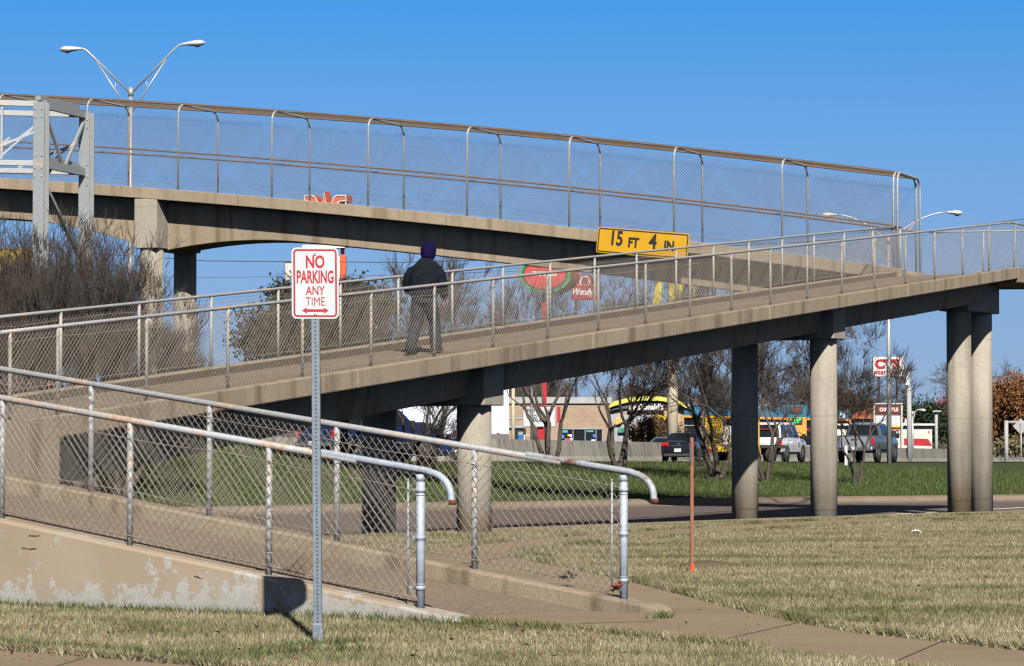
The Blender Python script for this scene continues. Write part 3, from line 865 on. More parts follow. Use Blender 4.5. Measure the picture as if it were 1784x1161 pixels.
# cage over the upper bridge
cage = thing('bridge_cage', 'tall arched chain-link cage enclosing the upper footbridge', 'fence cage', L3(0))
HC = 2.3; CS = 2.776
for k in range(-5, 8):
    s = k * CS; pts = []
    rb = .28
    for q in (L3(s, 0, -.03), L3(s, 0, HC - rb)): pts.append(q)
    for a in (25, 50, 75, 90):
        pts.append(L3(s, rb * (1 - math.cos(R(a))), HC - rb + rb * math.sin(R(a))))
    for a in (90, 65, 40, 15, 0):
        pts.append(L3(s, W3 - rb * (1 - math.cos(R(a))), HC - rb + rb * math.sin(R(a))))
    pts.append(L3(s, W3, -.03))
    mb = MB(); mb.tube(pts, .027, 10); mb.build('cage_hoop', M_post, cage)
    if k == 7:
        mb = MB(); mb.tube([q + L3.d() * .1 for q in pts], .027, 10); mb.build('cage_hoop', M_post, cage)
S0, S1 = -5 * CS, 7 * CS + .1
for p, h in ((0, HC * .44), (W3, HC * .44), (.26, HC + .01), (W3 - .26, HC + .01)):
    mb = MB(); mb.tube([L3(s, p, h) for s in np.linspace(S0, S1, 12)], .024, 8); mb.build('cage_rail', M_rusty, cage)
mb = MB()
for ka in range(-5, 7):                                     # panel by panel, following the bridge's sag
    a, b = ka * CS, (ka + 1) * CS
    wires(mb, L3, a, b, -.03, .05, HC - .18, .078, .0025)
mb.build('wire_mesh', M_wired, cage)
mb = MB()
for ka in range(-5, 7):
    wires(mb, L3, ka * CS, (ka + 1) * CS, W3 + .03, .05, HC - .18, .078, .0025)
mb.build('wire_mesh', M_wired, cage)
class Roof:                                                # roof mesh: h runs across the bridge
    def __call__(s, t, p, h): return L3(t, h, HC + .03 + p)
RF = Roof(); mb = MB()
for ka in range(-5, 7): wires(mb, RF, ka * CS, (ka + 1) * CS, 0, .02, W3 - .02, .078, .0024)
mb.build('roof_mesh', M_wired, cage)
mb = MB(); wavy(mb, L3, S0, S1, -.03, .16, .004, .02, 120, 21); wavy(mb, L3, S0, S1, W3, .16, .004, .02, 120, 22); mb.build('tension_wire', M_wired, cage)
# ------------------------------------------------------------------ the no-parking sign
def rrect(w, h, r, k=6):
    P = []
    for cx, cy, a0 in ((w / 2 - r, h / 2 - r, 0), (-w / 2 + r, h / 2 - r, 90), (-w / 2 + r, -h / 2 + r, 180), (w / 2 - r, -h / 2 + r, 270)):
        for i in range(k + 1):
            a = R(a0 + 90 * i / k); P.append((cx + r * math.cos(a), cy + r * math.sin(a)))
    return P
def ring_strip(mb, outer, inner, o, u, v, w):
    o, u, v, w = map(Vector, (o, u, v, w)); n = len(outer)
    V = [o + u * a + v * b for a, b in outer] + [o + u * a + v * b for a, b in inner]; V += [p + w for p in V]
    Fc = []
    for i in range(n):
        j = (i + 1) % n
        Fc += [(2 * n + i, 2 * n + j, 3 * n + j, 3 * n + i), (i, n + i, n + j, j), (i, j, 2 * n + j, 2 * n + i), (n + j, n + i, 3 * n + i, 3 * n + j)]
    mb.add(V, Fc)
YS = 18.6
pb = G(552.5, 1123); pt = at(549, 432, YS)
sg = thing('parking_sign', 'white no-parking sign with red lettering on a perforated square steel post', 'sign', (pb.x, pb.y, pb.z))
base = Vector((pb.x, YS, zf(pb.x, YS))); top = at(548.8, 436, YS)
ax = (top - base).normalized()
M_perf = galv('perforated_post_steel', (0.1551, 0.1881, 0.2277), .08, (.3, .28, .25), .45, .4)
mb = MB(); ph = .0275; u = Vector((1, 0, 0)); v = Vector((0, 1, 0))
L_ = (top - base).length
mb.obox(base - u * ph - v * ph - ax * .15, u * 2 * ph, v * 2 * ph, ax * (L_ + .1))
mb.cur = 1
for k in range(int(L_ / .0254 / 1.0)):
    hgt = .04 + k * .0254 * 1.0
    if hgt > L_ - .08: break
    for face in ((0, -1), (1, 0)):
        if face[0] == 0:
            c = base + ax * hgt - v * (ph + .0006)
            mb.add([c + u * .0058 * math.cos(i * .785) + ax * .0058 * math.sin(i * .785) for i in range(8)], [tuple(range(8))])
        else:
            c = base + ax * hgt + u * (ph + .0006)
            mb.add([c + v * .0058 * math.cos(i * .785) + ax * .0058 * math.sin(i * .785) for i in range(8)], [tuple(range(8))])
mb.cur = 0
mb.obox(base - u * .033 - v * .033 - ax * .15, u * .066, v * .066, ax * .28)     # anchor sleeve
mb.build('post', [M_perf, M_dark], sg, bevel=.003)
c0 = (at(508.6, 432, YS) + at(590, 432, YS) + at(511, 556, YS) + at(589, 556, YS)) / 4 - v * (ph + .004)
PW_, PH_ = .304, .462
su = Vector((.9985, .05, 0)).normalized(); sv = ax; sw = su.cross(sv)
mb = MB(); mb.prism(rrect(PW_, PH_, .033), c0, su, sv, -sw * .003); mb.build('sign_plate', M_signwhite, sg)
f0 = c0 + sw * .0008
mb = MB(); ring_strip(mb, rrect(PW_ - .022, PH_ - .022, .024), rrect(PW_ - .046, PH_ - .046, .014), f0, su, sv, sw * .0006); mb.build('red_border', M_red, sg)
for txt, sz, yy, xs in (('NO', .112, .134, .70), ('PARKING', .112, .036, .515), ('ANY', .080, -.052, .74), ('TIME', .080, -.122, .74)):
    text_obj(txt, sz, f0 + sv * yy, su, sv, M_red, sg, 'sign_lettering', .0006, xs, .0034 if sz > .1 else (.0012 if txt == 'ANY' else 0))
mb = MB(); aw = .087; ah = .0085; hw_ = .021; hl = .034; yy = -.178
arrow = [(-aw, 0), (-aw + hl, hw_), (-aw + hl * .92, ah), (aw - hl * .92, ah), (aw - hl, hw_), (aw, 0), (aw - hl, -hw_), (aw - hl * .92, -ah), (-aw + hl * .92, -ah), (-aw + hl, -hw_)]
mb.prism(arrow, f0 + sv * yy, su, sv, sw * .0006); mb.build('arrow', M_red, sg)
for yy in (.189, -.203):
    mb = MB(); c = f0 + sv * yy; mb.tube([c, c + sw * .004, c + sw * .007], [.0095, .009, .005], 12); mb.build('bolt', M_bolt, sg)

# ------------------------------------------------------------------ the clearance sign on the bridge
cs = find_t(L3, -.2, 1040.5, z=6.9); ce = find_t(L3, -.2, 1200.5, z=6.5)
def clearp(x, y):
    """where the sight line meets the sign's plane, 0.2 m in front of the bridge edge"""
    t_ = find_t(L3, -.2, x, z=6.7); q = L3(t_, -.2); return at(x, y, q.y)
TL, TR, BR, BL_ = clearp(1041, 395), clearp(1200, 407.5), clearp(1199, 453), clearp(1039.5, 440)
cen = (TL + TR + BR + BL_) / 4
cu_ = ((TR - TL) + (BR - BL_)).normalized(); cv_ = ((TL - BL_) + (TR - BR)); cv_ = (cv_ - cu_ * cv_.dot(cu_)).normalized(); cw_ = cu_.cross(cv_)
cw2, ch2 = ((TR - TL).length + (BR - BL_).length) / 2, ((TL - BL_).length + (TR - BR).length) / 2
cl = thing('clearance_sign', 'yellow height clearance sign reading 15 FT 4 IN fixed to the upper bridge edge', 'sign', tuple(cen))
mb = MB(); mb.prism(rrect(cw2, ch2, .06), cen, cu_, cv_, -cw_ * .012); mb.build('sign_plate', M_yellow, cl)
cf = cen + cw_ * .002
mb = MB(); ring_strip(mb, rrect(cw2 - .05, ch2 - .05, .05), rrect(cw2 - .105, ch2 - .105, .035), cf, cu_, cv_, cw_ * .003); mb.build('black_border', M_black, cl)
for txt, sz, xx, yy, xs in (('15', .50, -.70, .05, .74), ('FT', .33, -.24, -.02, .80), ('4', .50, .27, .04, .80), ('IN', .33, .70, -.03, .80)):
    text_obj(txt, sz, cf + cu_ * xx + cv_ * yy, cu_, cv_, M_black, cl, 'sign_lettering', .003, xs, .015)
mb = MB()
for xx in (-.8, 0, .8):
    a = cen + cu_ * xx - cw_ * .013
    mb.obox(a - cu_ * .03 - cv_ * .28, cu_ * .06, cv_ * .5, -cw_ * .06)
mb.build('bracket', M_steel, cl)

# ------------------------------------------------------------------ stake, litter, soil mound, leaves
q = G(1205.5, 996)
st = thing('survey_stake', 'thin wooden survey stake with orange foot and dark tape standing in the lawn', 'stake', tuple(q))
h_ = (996 - 763) / sc_at(q.y)
mb = MB(); mb.box((q.x, q.y, q.z + h_ / 2 - .05), (.036, .022, h_ + .1), .3); mb.build('lath', plain('stake_wood', (.20, .085, .048), .8, 0, .25, 30), st, bevel=.002)
mb = MB(); mb.box((q.x - .012, q.y - .012, q.z + h_ - .17), (.024, .012, .25), .3); mb.build('tape_strip', plain('grey_tape', (0.066, 0.066, 0.0759), .5, 0, .7, 45), st)
mb = MB(); mb.box((q.x, q.y, q.z + .03), (.044, .03, .10), .3); mb.build('orange_foot', M_orange, st)
q = G(1232, 988)
mb = MB(); rg = np.random.default_rng(4)
rings = []
for i, (rr_, zz) in enumerate(((.30, -.02), (.26, .03), (.18, .055), (.09, .07), (.02, .072))):
    rings.append([(q.x + rr_ * 1.0 * math.cos(a) * (1 + .15 * rg.random()), q.y + rr_ * .8 * math.sin(a) * (1 + .15 * rg.random()), q.z + zz) for a in np.linspace(0, 2 * math.pi, 19)[:-1]])
mb.loft(rings, smooth=True)
o = mb.build('soil_mound', concrete('bare_soil', (.105, .078, .052), .4, 0, bmp=.9), loc=(0, 0, 0)); tag(o, 'low mound of bare brown soil beside the survey stake', 'soil mound')
def crumple(name, c, sz, m, label, cat, seed):
    rg = np.random.default_rng(seed); mb = MB(); n = 6
    P = [[(c.x + (i / n - .5) * sz[0] + rg.normal(0, .012), c.y + (j / n - .5) * sz[1] + rg.normal(0, .012), c.z + .02 + sz[2] * rg.random()) for i in range(n + 1)] for j in range(n + 1)]
    V = [p for r_ in P for p in r_]
    F_ = [(j * (n + 1) + i, j * (n + 1) + i + 1, (j + 1) * (n + 1) + i + 1, (j + 1) * (n + 1) + i) for j in range(n) for i in range(n)]
    mb.add(V, F_); o = mb.build(name, m); sd = o.modifiers.new('thick', 'SOLIDIFY'); sd.thickness = .004
    return tag(o, label, cat)
crumple('paper_litter', G(1596, 931), (.14, .12, .05), M_white, 'crumpled white paper lying on the tan lawn', 'litter', 3)
def leaf_clump(c, n, col, label, seed):
    rg = np.random.default_rng(seed); mb = MB()
    for _ in range(n):
        p = Vector((c.x + rg.normal(0, .035), c.y + rg.normal(0, .03), c.z + .02 + abs(rg.normal(0, .035))))
        a, b = Vector(rg.normal(0, 1, 3)).normalized(), Vector(rg.normal(0, 1, 3)).normalized()
        a *= .03; b = (b - a * b.dot(a) / a.dot(a)).normalized() * .018
        mb.add([p - a, p + b * .9, p + a, p - b], [(0, 1, 2, 3)])
    o = mb.build('dry_leaf_clump', plain('leaf_' + str(seed), col, .8, 0, .4, 40)); return tag(o, label, 'leaves')
leaf_clump(L1(2.64 + .5, W1 + .0, .04), 24, (.24, .065, .03), 'red-brown dry leaves caught at the foot of the rear fence', 31)
leaf_clump(L1(2.64, W1 + .0, .05), 20, (.17, .135, .11), 'grey-brown dry leaves caught under the rear fence wire', 32)
# two rusty gouges and a vertical joint on the painted wall
def wallpt(x, y):
    lo, hi = -8.0, 3.4
    for _ in range(40):
        m = (lo + hi) / 2; q = L1(m, -.133)
        if 892 + 5000 * q.x / q.y < x: lo = m
        else: hi = m
    q = L1(lo, -.1325); return at(x, y, q.y)
wall_t = bpy.data.objects['entry_ramp']
mb = MB(); rgw = np.random.default_rng(5)
for (xa, ya), (xb, yb) in (((37, 956), (66, 957)), ((49, 934.5), (71, 934)), ((338, 1004), (352, 1009))):
    pts = [wallpt(xa + (xb - xa) * k / 8, ya + (yb - ya) * k / 8 + rgw.normal(0, .7)) for k in range(9)]
    mb = MB(); mb.tube(pts, [.002] + [.0045 + .003 * rgw.random() for _ in range(7)] + [.002], 5)
    mb.build('rust_gouge', plain('rust_stain', (.075, .038, .022), .9, 0, .4, 40), wall_t)
mb = MB()
mb.tube([wallpt(143 + rgw.normal(0, .8), 944 + k * 9) for k in range(11)], .0022, 4)
mb.build('wall_joint', plain('joint_dark', (.10, .08, .06), .9), wall_t)  # thin dark line marking the wall joint
# fallen leaves on the verge
rg = np.random.default_rng(12); mb = MB()
for k_ in range(260):
    x, y = (rg.uniform(0, 1100), rg.uniform(1085, 1155)) if k_ < 160 else (rg.uniform(1150, 1784), rg.uniform(925, 1100))
    p = G(x, y); p.z += .035
    a = Vector((rg.normal(0, 1), rg.normal(0, 1), rg.normal(0, .3))).normalized() * .022; b = Vector((-a.y, a.x, rg.normal(0, .008))) * .6
    mb.add([p - a, p + b, p + a, p - b], [(0, 1, 2, 3)])
o = mb.build('fallen_leaves', plain('fallen_leaf_brown', (0.1452, 0.066, 0.033), .8, 0, .5, 25)); tag(o, 'scattered small brown leaves over the tan grass', 'leaves', kind='stuff')

# ------------------------------------------------------------------ the walking person
def skin_mesh(name, pts, edges, radii, root, m, parent, sub=2, smooth=True):
    me = bpy.data.meshes.new(name); me.from_pydata(pts, edges, [])
    o = bpy.data.objects.new(name, me); COL.objects.link(o); o.parent = parent; ORG[o.name] = Vector((0, 0, 0))
    sk = o.modifiers.new('skin', 'SKIN'); sk.use_smooth_shade = True; sk.branch_smoothing = .6
    if not me.skin_vertices: me.skin_vertices.new()
    for i, r_ in enumerate(radii):
        me.skin_vertices[0].data[i].radius = r_ if isinstance(r_, tuple) else (r_, r_)
        me.skin_vertices[0].data[i].use_root = (i == root)
    sd = o.modifiers.new('sub', 'SUBSURF'); sd.levels = sub; sd.render_levels = sub
    dg = bpy.context.evaluated_depsgraph_get()
    ev = o.evaluated_get(dg); nm = bpy.data.meshes.new_from_object(ev)
    o.modifiers.clear(); o.data = nm
    nm.materials.clear(); nm.materials.append(m)
    for p in nm.polygons: p.use_smooth = True
    return o
M_skin = plain('skin', (0.22, 0.12, 0.08), .6, 0, .08)
M_jacket = plain('navy_jacket', (0.0062, 0.0088, 0.0130), .85, 0, .35, 9, spec=.08)
M_jean = plain('dark_denim', (.011, .0135, .019), .85, 0, .35, 14)
M_cap = plain('purple_knit', (.006, .004, .030), .95, 0, .3, 30, spec=.05)
M_shoe = plain('black_shoe', (0.015, 0.014, 0.014), .5, 0, .2)
def chain(P, E, RR, seq, start=None):
    prev = start
    for p, r_ in seq:
        P.append(p); RR.append(r_); i = len(P) - 1
        if prev is not None: E.append((prev, i))
        prev = i
    return prev
# place: middle of the ramp where the photograph shows the feet
pp = 1.52; tp = find_t(L2, pp, 739, z=2.5); pw = L2(tp, pp, -.128)
person = thing('person', 'person in a navy jacket and purple knit cap walking up the middle ramp', 'person', tuple(pw), rotz=R(62.17 - 90 + 10), local=True)
sl_ = .1002                                          # slope under the feet along +y
P, E, RR = [], [], []
hip = chain(P, E, RR, [((0, -.02, .95), (.15, .11))])
sp = chain(P, E, RR, [((0, .0, 1.12), (.14, .10)), ((0, .05, 1.30), (.16, .115)), ((0, .085, 1.43), (.13, .09))], hip)
hd = chain(P, E, RR, [((0, .12, 1.50), (.058, .06)), ((.005, .15, 1.565), (.062, .07)), ((.012, .17, 1.64), (.078, .092)), ((.012, .172, 1.72), (.066, .08)), ((.012, .165, 1.765), (.03, .04))], sp)
kn = {}
for sx, knee, ank, toe in ((-1, (-.125, .02, .50), (-.145, -.24, .105), (-.155, -.07, .035)), (1, (.115, .20, .52), (.125, .22, .12), (.15, .42, .07))):
    a = chain(P, E, RR, [((sx * .095, -.01, .88), (.092, .092)), (((sx * .095 + knee[0]) / 2, knee[1] * .5, .70), (.078, .08)), (knee, (.056, .058)),
                         (((knee[0] + ank[0]) / 2, (knee[1] + ank[1]) / 2 - .02, .33), (.056, .058)), (ank, (.036, .04)), (toe, (.035, .025))], hip)
# arms: the left hand is held in front, the right hangs at the thigh
chain(P, E, RR, [((-.165, .08, 1.42), (.062, .06)), ((-.255, .05, 1.27), (.052, .052)), ((-.30, .06, 1.13), (.042, .042)), ((-.27, .17, 1.02), (.038, .038)), ((-.20, .27, .96), (.026, .03)), ((-.16, .31, .945), (.03, .022)), ((-.12, .34, .94), (.02, .016))], sp)
wr = chain(P, E, RR, [((.165, .08, 1.42), (.062, .06)), ((.245, .05, 1.27), (.052, .052)), ((.285, .04, 1.13), (.042, .042)), ((.295, .07, 1.0), (.036, .036)), ((.295, .11, .885), (.026, .03))], sp)
pm = chain(P, E, RR, [((.292, .125, .84), (.018, .036))], wr)
for k, (dy, ln_) in enumerate(((-.032, .062), (-.012, .074), (.010, .078), (.032, .070))):
    chain(P, E, RR, [((.290, .13 + dy, .80), .0105), ((.284, .138 + dy, .80 - ln_ * .55), .0095), ((.268, .145 + dy, .80 - ln_), .008)], pm)
chain(P, E, RR, [((.283, .17, .845), .012), ((.274, .185, .81), .0105), ((.266, .187, .785), .009)], pm)
skin_mesh('body', P, E, RR, 0, M_skin, person, 2)
# face, ears
def blob(mb, c, r_, n=10):
    prof = [(math.sin(a) + 1e-3, -math.cos(a)) for a in np.linspace(0, math.pi, n)]
    V = []; Fc = []; k = 14
    for pr, ph_ in prof:
        for j in range(k):
            a = 2 * math.pi * j / k
            V.append((c[0] + r_[0] * pr * math.cos(a), c[1] + r_[1] * pr * math.sin(a), c[2] + r_[2] * ph_))
    for i in range(len(prof) - 1):
        for j in range(k):
            j2 = (j + 1) % k; Fc.append((i * k + j, i * k + j2, (i + 1) * k + j2, (i + 1) * k + j))
    mb.smooth = True; mb.add(V, Fc); mb.smooth = False
mb = MB(); blob(mb, (.018, .262, 1.635), (.014, .022, .022)); blob(mb, (.095, .165, 1.63), (.010, .02, .032)); blob(mb, (-.075, .165, 1.63), (.010, .02, .032))
blob(mb, (.016, .245, 1.585), (.028, .018, .010)); mb.build('face_features', M_skin, person, local=True)
mb = MB(); blob(mb, (-.018, .238, 1.66), (.012, .012, .008)); blob(mb, (.048, .238, 1.66), (.012, .012, .008)); mb.build('eyes', M_dark, person, local=True)
# jacket and trousers: lofted shapes fused into one surface
def fuse(mb, name, m, vox, folds, seed):
    o = mb.build(name, m, person, local=True)
    r_ = o.modifiers.new('fuse', 'REMESH'); r_.mode = 'VOXEL'; r_.voxel_size = vox; r_.use_smooth_shade = True
    sm_ = o.modifiers.new('soft', 'SMOOTH'); sm_.factor = .5; sm_.iterations = 5
    tx = bpy.data.textures.new('fold_' + name, 'CLOUDS'); tx.noise_scale = seed
    dm = o.modifiers.new('folds', 'DISPLACE'); dm.texture = tx; dm.strength = folds; dm.mid_level = .5
    return o
def oval_loft(mb, rows, n=20):
    """rows: (cx, cy, cz, rx, ry)"""
    mb.loft([[(cx + rx * math.copysign(abs(math.cos(a)) ** .85, math.cos(a)), cy + ry * math.copysign(abs(math.sin(a)) ** .85, math.sin(a)), cz) for a in np.linspace(0, 2 * math.pi, n + 1)[:-1]] for cx, cy, cz, rx, ry in rows])
mb = MB()
oval_loft(mb, [(.0, -.02, .905, .205, .165), (.0, -.022, .93, .222, .178), (.0, -.02, 1.0, .232, .182), (0, -.008, 1.10, .235, .178), (0, .015, 1.20, .236, .172), (0, .04, 1.30, .232, .165), (0, .06, 1.38, .215, .152), (.0, .078, 1.44, .196, .135), (.0, .095, 1.49, .148, .115), (.003, .115, 1.53, .098, .098), (.006, .125, 1.555, .085, .09)])
mb.tube([(-.12, .08, 1.385), (-.205, .055, 1.335), (-.268, .035, 1.25), (-.315, .05, 1.12), (-.30, .13, 1.04), (-.25, .215, .985)], [.08, .095, .096, .088, .078, .062], 14)
mb.tube([(.12, .08, 1.385), (.205, .055, 1.335), (.264, .03, 1.25), (.305, .025, 1.12), (.31, .055, 1.0), (.306, .09, .915)], [.08, .095, .096, .088, .076, .060], 14)
fuse(mb, 'jacket', M_jacket, .016, .03, .12)
mb = MB()
oval_loft(mb, [(0, -.02, 1.0, .18, .14), (0, -.02, .93, .192, .15), (0, -.02, .86, .190, .148), (0, -.018, .81, .17, .135)])
for sx, knee, ank in ((-1, (-.125, .0, .50), (-.145, -.235, .10)), (1, (.118, .18, .52), (.127, .205, .115))):
    mb.tube([(sx * .095, -.015, .88), (sx * .105, -.012 + knee[1] * .2, .76), ((sx * .1 + knee[0]) / 2, knee[1] * .55, .64), (knee[0], knee[1], knee[2]), ((knee[0] + ank[0]) / 2, (knee[1] + ank[1]) / 2 - .01, .30), (ank[0], ank[1], ank[2] + .04), (ank[0], ank[1] + .015, ank[2] - .035)], [.115, .115, .108, .098, .094, .096, .094], 14)
fuse(mb, 'trousers', M_jean, .015, .028, .09)
# shoes
for nm_, seq in (('left', [((-.145, -.27, .055), (.048, .045)), ((-.15, -.16, .045), (.05, .04)), ((-.158, -.02, .03), (.046, .032))]), ('right', [((.127, .17, .075), (.048, .045)), ((.137, .28, .075), (.05, .04)), ((.152, .43, .075), (.046, .032))])):
    P, E, RR = [], [], []; chain(P, E, RR, seq); skin_mesh('shoe', P, E, RR, 0, M_shoe, person, 2)
# knit cap
mb = MB(); prof = []
rings = []
for z_, rx, ry, oy in ((1.535, .098, .102, .125), (1.56, .110, .118, .130), (1.62, .122, .132, .142), (1.68, .126, .137, .152), (1.73, .120, .130, .156), (1.775, .098, .106, .156), (1.805, .062, .068, .155), (1.82, .02, .022, .154)):
    rings.append([(.012 + rx * math.cos(a), oy + .012 + ry * math.sin(a), z_ + (.075 if math.sin(a) > .35 and z_ < 1.6 else 0)) for a in np.linspace(0, 2 * math.pi, 25)[:-1]])
mb.loft(rings, smooth=True); mb.build('knit_cap', M_cap, person, local=True)
# ------------------------------------------------------------------ roadside furniture
def cyl(mb, a, b, r0, r1=None, n=12): mb.tube([a, b], [r0, r1 if r1 is not None else r0], n)
# overhead sign gantry at the left
ga, gb = at(71, 400, 70.0), at(150, 400, 72.4)
gz = zf(ga.x, ga.y)
gt = thing('sign_gantry', 'grey galvanised steel truss gantry leg and arm at the left edge', 'gantry', (ga.x, ga.y, gz))
fr = Vector((gb.x - ga.x, gb.y - ga.y, 0)); fl = fr.length; fd = fr.normalized()
sd = Vector((-1, -.22, 0)).normalized()                # the truss runs off to the left
zt1 = at(71, 180, 70).z; zb1 = at(71, 283, 70).z
for q, ztop in ((ga, zt1 + .02), (gb, at(150, 197, 72.4).z)):
    mb = MB(); z0_ = zf(q.x, q.y) - .5
    w_, d_ = .29, .30
    u_ = fd.cross(Vector((0, 0, 1))).normalized()      # across the leg frame
    for off in (-d_ / 2, d_ / 2 - .03):
        mb.obox(Vector((q.x, q.y, z0_)) - u_ * w_ / 2 + fd * off, u_ * w_, fd * .03, (0, 0, ztop - z0_))
    mb.obox(Vector((q.x, q.y, z0_)) - u_ * .02 + fd * (-d_ / 2 + .03), u_ * .04, fd * (d_ - .06), (0, 0, ztop - z0_))
    for zz in (zt1 - .15, zt1 - .35, zb1 + .15, zb1 - .15, zb1 - .35):
        for s_ in (-.09, .09):
            c = Vector((q.x, q.y, zz)) + u_ * s_ - fd * (d_ / 2 + .012); mb.box(tuple(c), (.035, .03, .035))
    mb.build('leg', M_steel, gt, bevel=.004)
def chord(z, name):
    mb = MB()
    for q in (ga, gb):
        a = Vector((q.x, q.y, z)); mb.bar(a + sd * .1, a + sd * 9, .12, .13)
    a, b = Vector((ga.x, ga.y, z)), Vector((gb.x, gb.y, z)); mb.bar(a + fd * .16, b - fd * .16, .10, .20)
    mb.bar(a + fd * .16 + sd * .16 + Vector((0, 0, .16)), b - fd * .16 + sd * .16 + Vector((0, 0, .16)), .14, .12)
    mb.build(name, M_steel, gt, bevel=.004)
chord(zt1 - .02, 'top_chord'); chord(zb1 - .03, 'bottom_chord')
mb = MB(); zt_, zb_ = zt1 - .08, zb1 + .06
for q in (ga, gb):
    Q = Vector((q.x, q.y, 0))
    for k in range(5):
        a = Q + sd * (.2 + k * 1.7); b = Q + sd * (.95 + k * 1.7); c = Q + sd * (1.05 + k * 1.7)
        up_ = Vector((0, 0, zt_)); lo_ = Vector((0, 0, zb_))
        mb.bar(b + up_, b + lo_, .055, .055)
        mb.bar(Q + sd * (.15 + k * 1.7) + Vector((0, 0, zt_ - .62)), Q + sd * (1.7 + k * 1.7) + lo_, .055, .055)
        mb.bar(Q + sd * (1.0 + k * 1.7) + up_, Q + sd * (1.75 + k * 1.7) + Vector((0, 0, zt_ - .62)), .05, .05)
        mb.bar(c + lo_, Q + sd * (.22 + k * 1.7) + Vector((0, 0, zt_ - .55)), .045, .045)
mid_ = (Vector((ga.x, ga.y, 0)) + Vector((gb.x, gb.y, 0))) / 2
for aa, bb in ((Vector((ga.x, ga.y, zt_ - .1)) + fd * .18, mid_ + Vector((0, 0, zb_ - .1))), (Vector((gb.x, gb.y, zt_ - .15)) - fd * .18, mid_ + Vector((0, 0, zb_ - .1)))):
    mb.bar(aa, bb, .07, .07)
mb.build('lattice_brace', M_steel, gt)
mb = MB(); mb.bar(Vector((ga.x, ga.y, zb1 - .5)) + fd * .15, Vector((gb.x, gb.y, zb1 - 2.4)) - fd * .1, .09, .09); mb.build('diagonal_brace', M_steel, gt)

def cobra(mb, p, d, L_=.85):
    """cobra-head lamp: slim oval shell along d, tapering to the arm"""
    d = Vector(d).normalized(); s_ = d.cross(Vector((0, 0, 1))).normalized(); u_ = s_.cross(d)
    rings = []
    for f, w_, h0, h1 in ((0, .05, .045, .045), (.12, .06, .05, .06), (.3, .11, .07, .09), (.55, .17, .10, .13), (.8, .17, .09, .13), (.93, .12, .06, .09), (1, .03, .02, .02)):
        c = Vector(p) + d * (L_ * f)
        rings.append([c + s_ * (w_ * math.cos(a)) + u_ * ((h0 if math.sin(a) < 0 else h1) * math.sin(a)) for a in np.linspace(0, 2 * math.pi, 15)[:-1]])
    mb.loft(rings, smooth=True)
def lens(mb, p, d, L_=.85):
    d = Vector(d).normalized(); s_ = d.cross(Vector((0, 0, 1))).normalized(); u_ = s_.cross(d)
    c = Vector(p) + d * (L_ * .66) - u_ * .07
    rings = []
    for f in (1, .85, .5, .1):
        rings.append([c + s_ * (.14 * f * math.cos(a)) + d * (.22 * f * math.sin(a)) - u_ * (.09 * (1 - f)) for a in np.linspace(0, 2 * math.pi, 13)[:-1]])
    mb.loft(rings, smooth=True)
def lamp_post(label, Y, xb, ytop, arms, rb=.12, group=None, curved=False):
    tp_ = at(xb, ytop, Y); z0_ = zf(tp_.x, Y)
    t = thing('street_lamp', label, 'street lamp', (tp_.x, Y, z0_), group)
    mb = MB(); cyl(mb, (tp_.x, Y, z0_ - .3), tp_, rb, rb * .6, 14); cyl(mb, tp_ - Vector((0, 0, .35)), tp_ - Vector((0, 0, .05)), rb * .85, rb * .85, 14); mb.build('pole', M_lamp, t)
    for (x0, y0), (x1, y1), ylow in arms:                # x0,y0 lamp inner end; x1,y1 lamp tip
        a = at(x0, y0, Y); e = at(x1, y1, Y); d = e - a
        top_ = tp_ - Vector((0, 0, .25))
        dd = Vector((a.x - top_.x, 0, a.z - top_.z))
        mb = MB()
        if curved:
            pts = [top_ + Vector((dd.x * f, 0, dd.z * (1 - (1 - f) ** 1.8))) for f in np.linspace(0, 1, 9)]
            mb.tube(pts, .035, 8)
            mb.tube([top_ - Vector((0, 0, .7)), top_ + Vector((dd.x * .45, 0, dd.z * .62))], .026, 8)
        else:
            k = top_ + dd * .86
            pts = [top_, top_ + dd * .4, k, a - d.normalized() * .12, a + d.normalized() * .1]
            pts = [top_, top_ + Vector((dd.x * .86, 0, dd.z * .90)), top_ + Vector((dd.x * .93, 0, dd.z * .965)), top_ + Vector((dd.x * .97, 0, dd.z * .99)), a + d.normalized() * .1]
            mb.tube(pts, .038, 8)
            lw = top_ - Vector((0, 0, ylow)); mb.tube([lw, top_ + Vector((dd.x * .70, 0, dd.z * .70))], .030, 8)
            m1 = lw + (top_ + Vector((dd.x * .70, 0, dd.z * .70)) - lw) * .45; mb.tube([m1, m1 + Vector((0, 0, .32))], .02, 6)
        mb.build('arm', M_lamp, t)
        mb = MB(); cobra(mb, a, d, d.length); hd_ = mb.build('lamp_head', M_lamphead, t)
        mb = MB(); lens(mb, a, d, d.length); mb.build('lens', M_lens, hd_)
    return t
lamp_post('tall twin-arm street lamp with V-shaped arms beyond the left end of the bridge', 110, 228, 152, [((144, 85), (104, 87), .8), ((316, 77.5), (358, 75), .8)], .115, 'twin-arm highway lamps')
lamp_post('twin-arm street lamp with curved arms seen past the right end of the cage', 132, 1547.5, 412, [((1458, 374.5), (1431, 375.5), 1), ((1649, 370), (1677, 372), 1)], .12, 'twin-arm highway lamps', curved=True)
lamp_post('small grey street lamp with a single arm before the dark evergreen', 215, 1590, 716, [((1600, 714), (1613, 716), 1)], .10, None, True)

